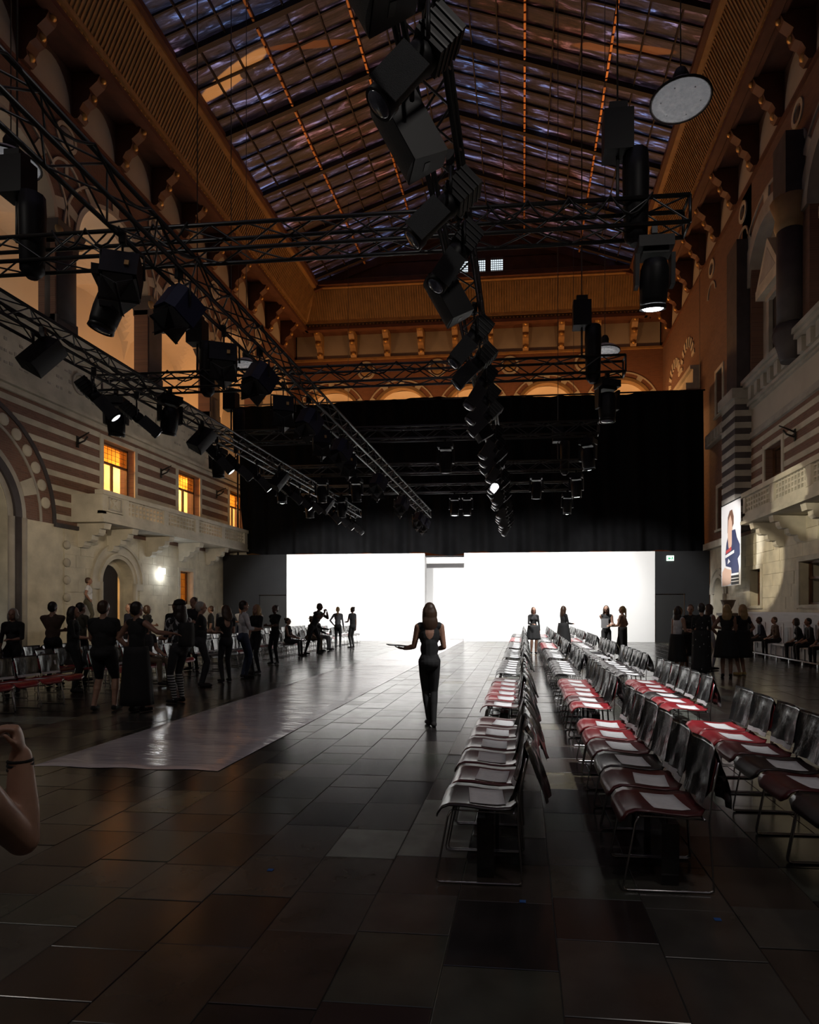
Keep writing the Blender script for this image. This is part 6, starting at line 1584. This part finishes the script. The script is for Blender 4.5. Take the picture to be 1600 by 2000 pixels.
person('woman in pale jacket with tied hair standing near the set wall', (-7.60, 24.7), D(10), 1.70, 'f', 'cloth_grey', 4, 'cloth_black', 4, 'leather', 'skin_b', 'hair_blond', 'ponytail', armL='hip', armR='down', voxel=0.012)
person('woman in black with hair bow beside the pale jacket woman', (-7.0, 24.75), D(60), 1.70, 'f', 'cloth_black', 1, 'cloth_black', 4, 'leather', 'skin_c', 'hair_dark', 'bun', armL='hold', armR='down', voxel=0.012)
SE = ((-0.12, 0.46), (0.12, 0.46))
person('seated woman with tied dark hair on the crowd side front row', (-8.02, 20.36), D(-90), 1.68, 'f', 'cloth_black', 0, 'cloth_charcoal', 4, 'leather', 'skin_b', 'hair_dark', 'bun', seated=0.545, feet=SE, armL='lap', armR='lap', voxel=0.013)
person('seated person in brimmed hat leaning on the crowd side front row', (-8.02, 22.42), D(-90), 1.70, 'm', 'cloth_charcoal', 2, 'cloth_khaki', 4, 'leather', 'skin_b', 'hair_brown', 'short', seated=0.545, feet=SE, lean=0.2, armL='lap', armR='lap', hat=('hat', 'cloth_khaki'), voxel=0.013)
person('seated guest in dark jacket pointing toward the runway', (-8.02, 23.42), D(-90), 1.72, 'm', 'cloth_charcoal', 4, 'cloth_grey', 4, 'leather', 'skin_c', 'hair_dark', 'short', seated=0.545, feet=SE, armL='lap', armR=((0.12, 0.48, 0.82), (0, 0.9, 0.35), (0, 0.3, 1), 0.3), voxel=0.013)
person('seated guest in patterned trousers behind the patterned shirt', (-8.03, 12.44), D(-100), 1.74, 'm', 'cloth_charcoal', 1, 'cloth_khaki', 4, 'leather', 'skin_a', 'hair_brown', 'short', seated=0.545, feet=SE, armL='lap', armR='lap', voxel=0.013)
# people further back among and behind the crowd chairs
BACKC = [('person with short dark hair at the edge of the crowd in black', (-9.74, 9.9), 40, 1.72, 'm', 'cloth_black', 'hair_dark', 'short', 'cloth_black', 3), ('grey haired guest in black before the round arch', (-9.74, 10.9), 200, 1.62, 'f', 'cloth_black', 'hair_grey', 'bob', 'cloth_black', 3),
         ('man in dark brown shirt with paper on chest', (-9.74, 11.9), 10, 1.76, 'm', 'cloth_brown', 'hair_dark', 'short', 'cloth_black', 2), ('man in grey shirt beside the brown shirt man', (-9.73, 12.7), -20, 1.75, 'm', 'cloth_olive', 'hair_dark', 'short', 'cloth_black', 1),
         ('person in navy jacket near the doorway arch', (-10.95, 16.2), 150, 1.76, 'm', 'cloth_navy', 'hair_brown', 'short', 'cloth_charcoal', 4), ('woman with brown hair facing the navy jacket', (-10.95, 17.0), -30, 1.72, 'f', 'cloth_black', 'hair_brown', 'bob', 'cloth_black', 2),
         ('blonde woman half hidden behind the heavy man', (-8.6, 12.9), 100, 1.68, 'f', 'cloth_grey', 'hair_blond', 'bob', 'cloth_black', 2), ('man in black facing the room before the doorway', (-8.62, 14.55), 185, 1.78, 'm', 'cloth_black', 'hair_dark', 'short', 'cloth_black', 1),
         ('tall man with bald head among the standing crowd', (-8.62, 15.4), 170, 1.92, 'm', 'cloth_charcoal', 'hair_brown', 'short', 'cloth_charcoal', 2), ('man in dark clothes by the small amber window', (-10.9, 20.6), 120, 1.72, 'm', 'cloth_black', 'hair_brown', 'short', 'cloth_black', 2),
         ('grey haired man near the small amber window', (-10.9, 21.5), 200, 1.74, 'm', 'cloth_grey', 'hair_grey', 'short', 'cloth_black', 2), ('small figure in pale shirt before the ashlar wall', (-10.95, 23.0), 180, 1.70, 'm', 'cloth_white', 'hair_dark', 'short', 'cloth_denim', 3),
         ('guest in black standing between crowd chair rows', (-8.62, 11.05), -70, 1.66, 'f', 'cloth_black', 'hair_dark', 'long', 'cloth_black', 3)]
for i, (l, p, fc, h, sx, top, hr, st, lg, slv) in enumerate(BACKC):
    person(l, p, D(fc), h, sx, top, slv, lg, 4, 'leather', ('skin_a', 'skin_b')[i % 2], hr, st, armL=('down', 'hold', 'cross')[i % 3], armR=('hold', 'down', 'cross')[i % 3], voxel=0.014)
# the man raised on a stone step against the wall
st = MB().box(-15.35, -14.2, 18.9, 20.0, 0, 0.95).build('stone_step', 'ashlar'); tag(st, 'low ashlar block against the wall beside the round arch', 'step')
person('man in pale T-shirt raised on the stone block, looking along the hall', (-14.55, 19.35), D(-60), 1.72, 'm', 'cloth_white', 1, 'cloth_olive', 4, 'leather', 'skin_b', 'hair_brown', 'short', armL='down', armR='hip', voxel=0.013, z=0.95)
# women between the chair rows on the banner side
person('woman in dark coat passing the front row on the banner side', (0.37, 22.3), D(190), 1.68, 'f', 'cloth_black', 4, 'cloth_black', 0, 'leather', 'skin_b', 'hair_brown', 'bob', skirt=('cloth_black', 1.05, 0.52, 0.18, 0.24), armR='hold', voxel=0.012)
person('woman in flowing black coat walking between the rows', (1.42, 21.9), D(-60), 1.72, 'f', 'cloth_black', 4, 'cloth_black', 4, 'leather', 'skin_b', 'hair_brown', 'long', skirt=('cloth_black', 1.12, 0.3, 0.19, 0.30), armL='hold', armR='hold', voxel=0.012)
person('woman with long hair in black jumpsuit holding papers between the rows', (2.56, 19.35), D(175), 1.72, 'f', 'cloth_black', 0, 'cloth_black', 4, 'leather', 'skin_a', 'hair_brown', 'long', armL='hold', armR='cross', voxel=0.011)
person('blonde woman with bare back in dark leather skirt', (3.08, 19.55), D(60), 1.70, 'f', 'skin_a', 0, 'leather', 4, 'leather', 'skin_a', 'hair_blond', 'ponytail', armL='hold', armR='hip', skirt=('leather', 1.06, 0.25, 0.16, 0.17), voxel=0.011)
pp = MB(); pp.box(2.36, 2.58, 18.99, 19.0, 1.03, 1.32); tag(pp.build('paper_list', 'paper'), 'white list in the hands of the jumpsuit woman', 'paper')
# group standing by the bench on the banner side
person('dark haired woman in white camisole and long black skirt', (3.75, 15.45), D(-60), 1.68, 'f', 'cloth_white', 0, 'cloth_black', 0, 'leather', 'skin_a', 'hair_dark', 'wild', skirt=('cloth_black', 1.02, 0.34, 0.16, 0.24), armL='down', armR='hold', lean=0.08, voxel=0.011)
person('woman in black dress carrying a grey handbag', (4.25, 16.15), D(160), 1.72, 'f', 'cloth_black', 1, 'cloth_black', 0, 'leather', 'skin_a', 'hair_brown', 'bun', skirt=('cloth_black', 1.05, 0.42, 0.17, 0.23), armL='hold', armR='hold', voxel=0.011)
hb = thing('handbag', 'dark grey handbag held by the woman in black dress', 'handbag', (4.03, 15.74, 0.72))
MB().prism([(-0.19, 0), (0.19, 0), (0.16, 0.27), (-0.16, 0.27)], 1, -0.07, 0.07).build('bag_body', 'cloth_charcoal', hb); b = MB(); b.tube([(-0.1, 0, 0.26), (-0.08, 0, 0.36), (0.08, 0, 0.36), (0.1, 0, 0.26)], 0.009, 6); b.build('handle', 'leather', hb)
person('woman in black outfit with white fleck print, back turned', (4.12, 14.72), D(-10), 1.74, 'f', 'cloth_fleck', 2, 'cloth_fleck', 4, 'leather', 'skin_a', 'hair_dark', 'short', armL='hold', armR='hold', skirt=('cloth_fleck', 1.1, 0.14, 0.18, 0.19), voxel=0.010)
person('woman all in white top and trousers beyond the fleck print', (4.92, 16.85), D(-70), 1.74, 'f', 'cloth_white', 0, 'cloth_white', 4, 'leather', 'skin_b', 'hair_brown', 'long', armL='hold', armR='hold', voxel=0.011)
person('blonde woman in short black dress and dark shoes, back turned', (4.78, 15.02), D(-15), 1.72, 'f', 'cloth_black', 0, 'cloth_black', 0, 'leather', 'skin_b', 'hair_blond', 'long', armL='hip', armR='hold', skirt=('cloth_black', 1.1, 0.46, 0.17, 0.25), voxel=0.010)
person('blonde woman in black dress and gold sandals', (5.28, 15.45), D(25), 1.72, 'f', 'cloth_black', 1, 'cloth_black', 0, 'gold_sandal', 'skin_b', 'hair_blond', 'long', armL='down', armR='hip', skirt=('cloth_black', 1.1, 0.44, 0.17, 0.24), voxel=0.010)
# guests on the benches
SB = ((-0.1, 0.40), (0.1, 0.42))
for i, (l, y, fc, sx, top, hr, stl, skn) in enumerate((('seated guest with bare legs at the bench end by pedestal', 24.2, 85, 'f', 'cloth_black', 'hair_dark', 'long', 'skin_b'), ('seated man in dark jacket with white badge on bench', 22.9, 80, 'm', 'cloth_navy', 'hair_dark', 'short', 'skin_c'),
        ('seated guest in brown top leaning on the bench', 21.75, 95, 'f', 'cloth_brown', 'hair_brown', 'short', 'skin_b'), ('seated guest with dark hair on the middle bench', 19.9, 70, 'f', 'cloth_black', 'hair_dark', 'bob', 'skin_b'), ('seated guest in dark coat beside the fair haired guest', 19.25, 85, 'm', 'cloth_black', 'hair_dark', 'short', 'skin_b'),
        ('fair haired seated guest in brown jacket on bench', 18.3, 95, 'm', 'cloth_brown', 'hair_blond', 'short', 'skin_a'), ('seated guest leaning forward at the open floor bench', 16.9, 110, 'f', 'cloth_black', 'hair_dark', 'bob', 'skin_b'))):
    person(l, (8.57, y), D(fc), 1.70, sx, top, 3, 'cloth_black', 1 if i == 0 else 4, 'leather', skn, hr, stl, seated=0.575, feet=SB, lean=0.15 + 0.1 * (i % 2), armL='lap', armR='lap', voxel=0.014, extras=necktag if i == 1 else None)
# forearm raised at the very edge of the open floor: a bystander with a bracelet
by = person('crouching bystander at the edge of open floor raising a fist with dark bracelet', (-1.45, 1.29), D(90), 1.67, 'm', 'cloth_black', 0, 'cloth_charcoal', 4, 'leather', 'skin_a', 'hair_brown', 'short', voxel=0.0075, seated=0.72, feet=((-0.14, 0.16), (0.12, 0.2)),
       armR=((0.392, 0.02, 1.205), (-0.10, 0.1, 1.0), (0.6, -0.8, 0), 1.25, (1.0, 0.0, -0.75)))
b = MB(); Mb = Matrix.Translation(Vector((0.392, 0.02, 1.165)) * (1.67 / 1.72))
for q in range(3): b.lathe([(0.030, -0.004 + q * 0.012), (0.034, -0.002 + q * 0.012), (0.034, 0.004 + q * 0.012), (0.030, 0.006 + q * 0.012)], 16, Mb)
b.build('bracelet', 'leather', by)
flush_people()
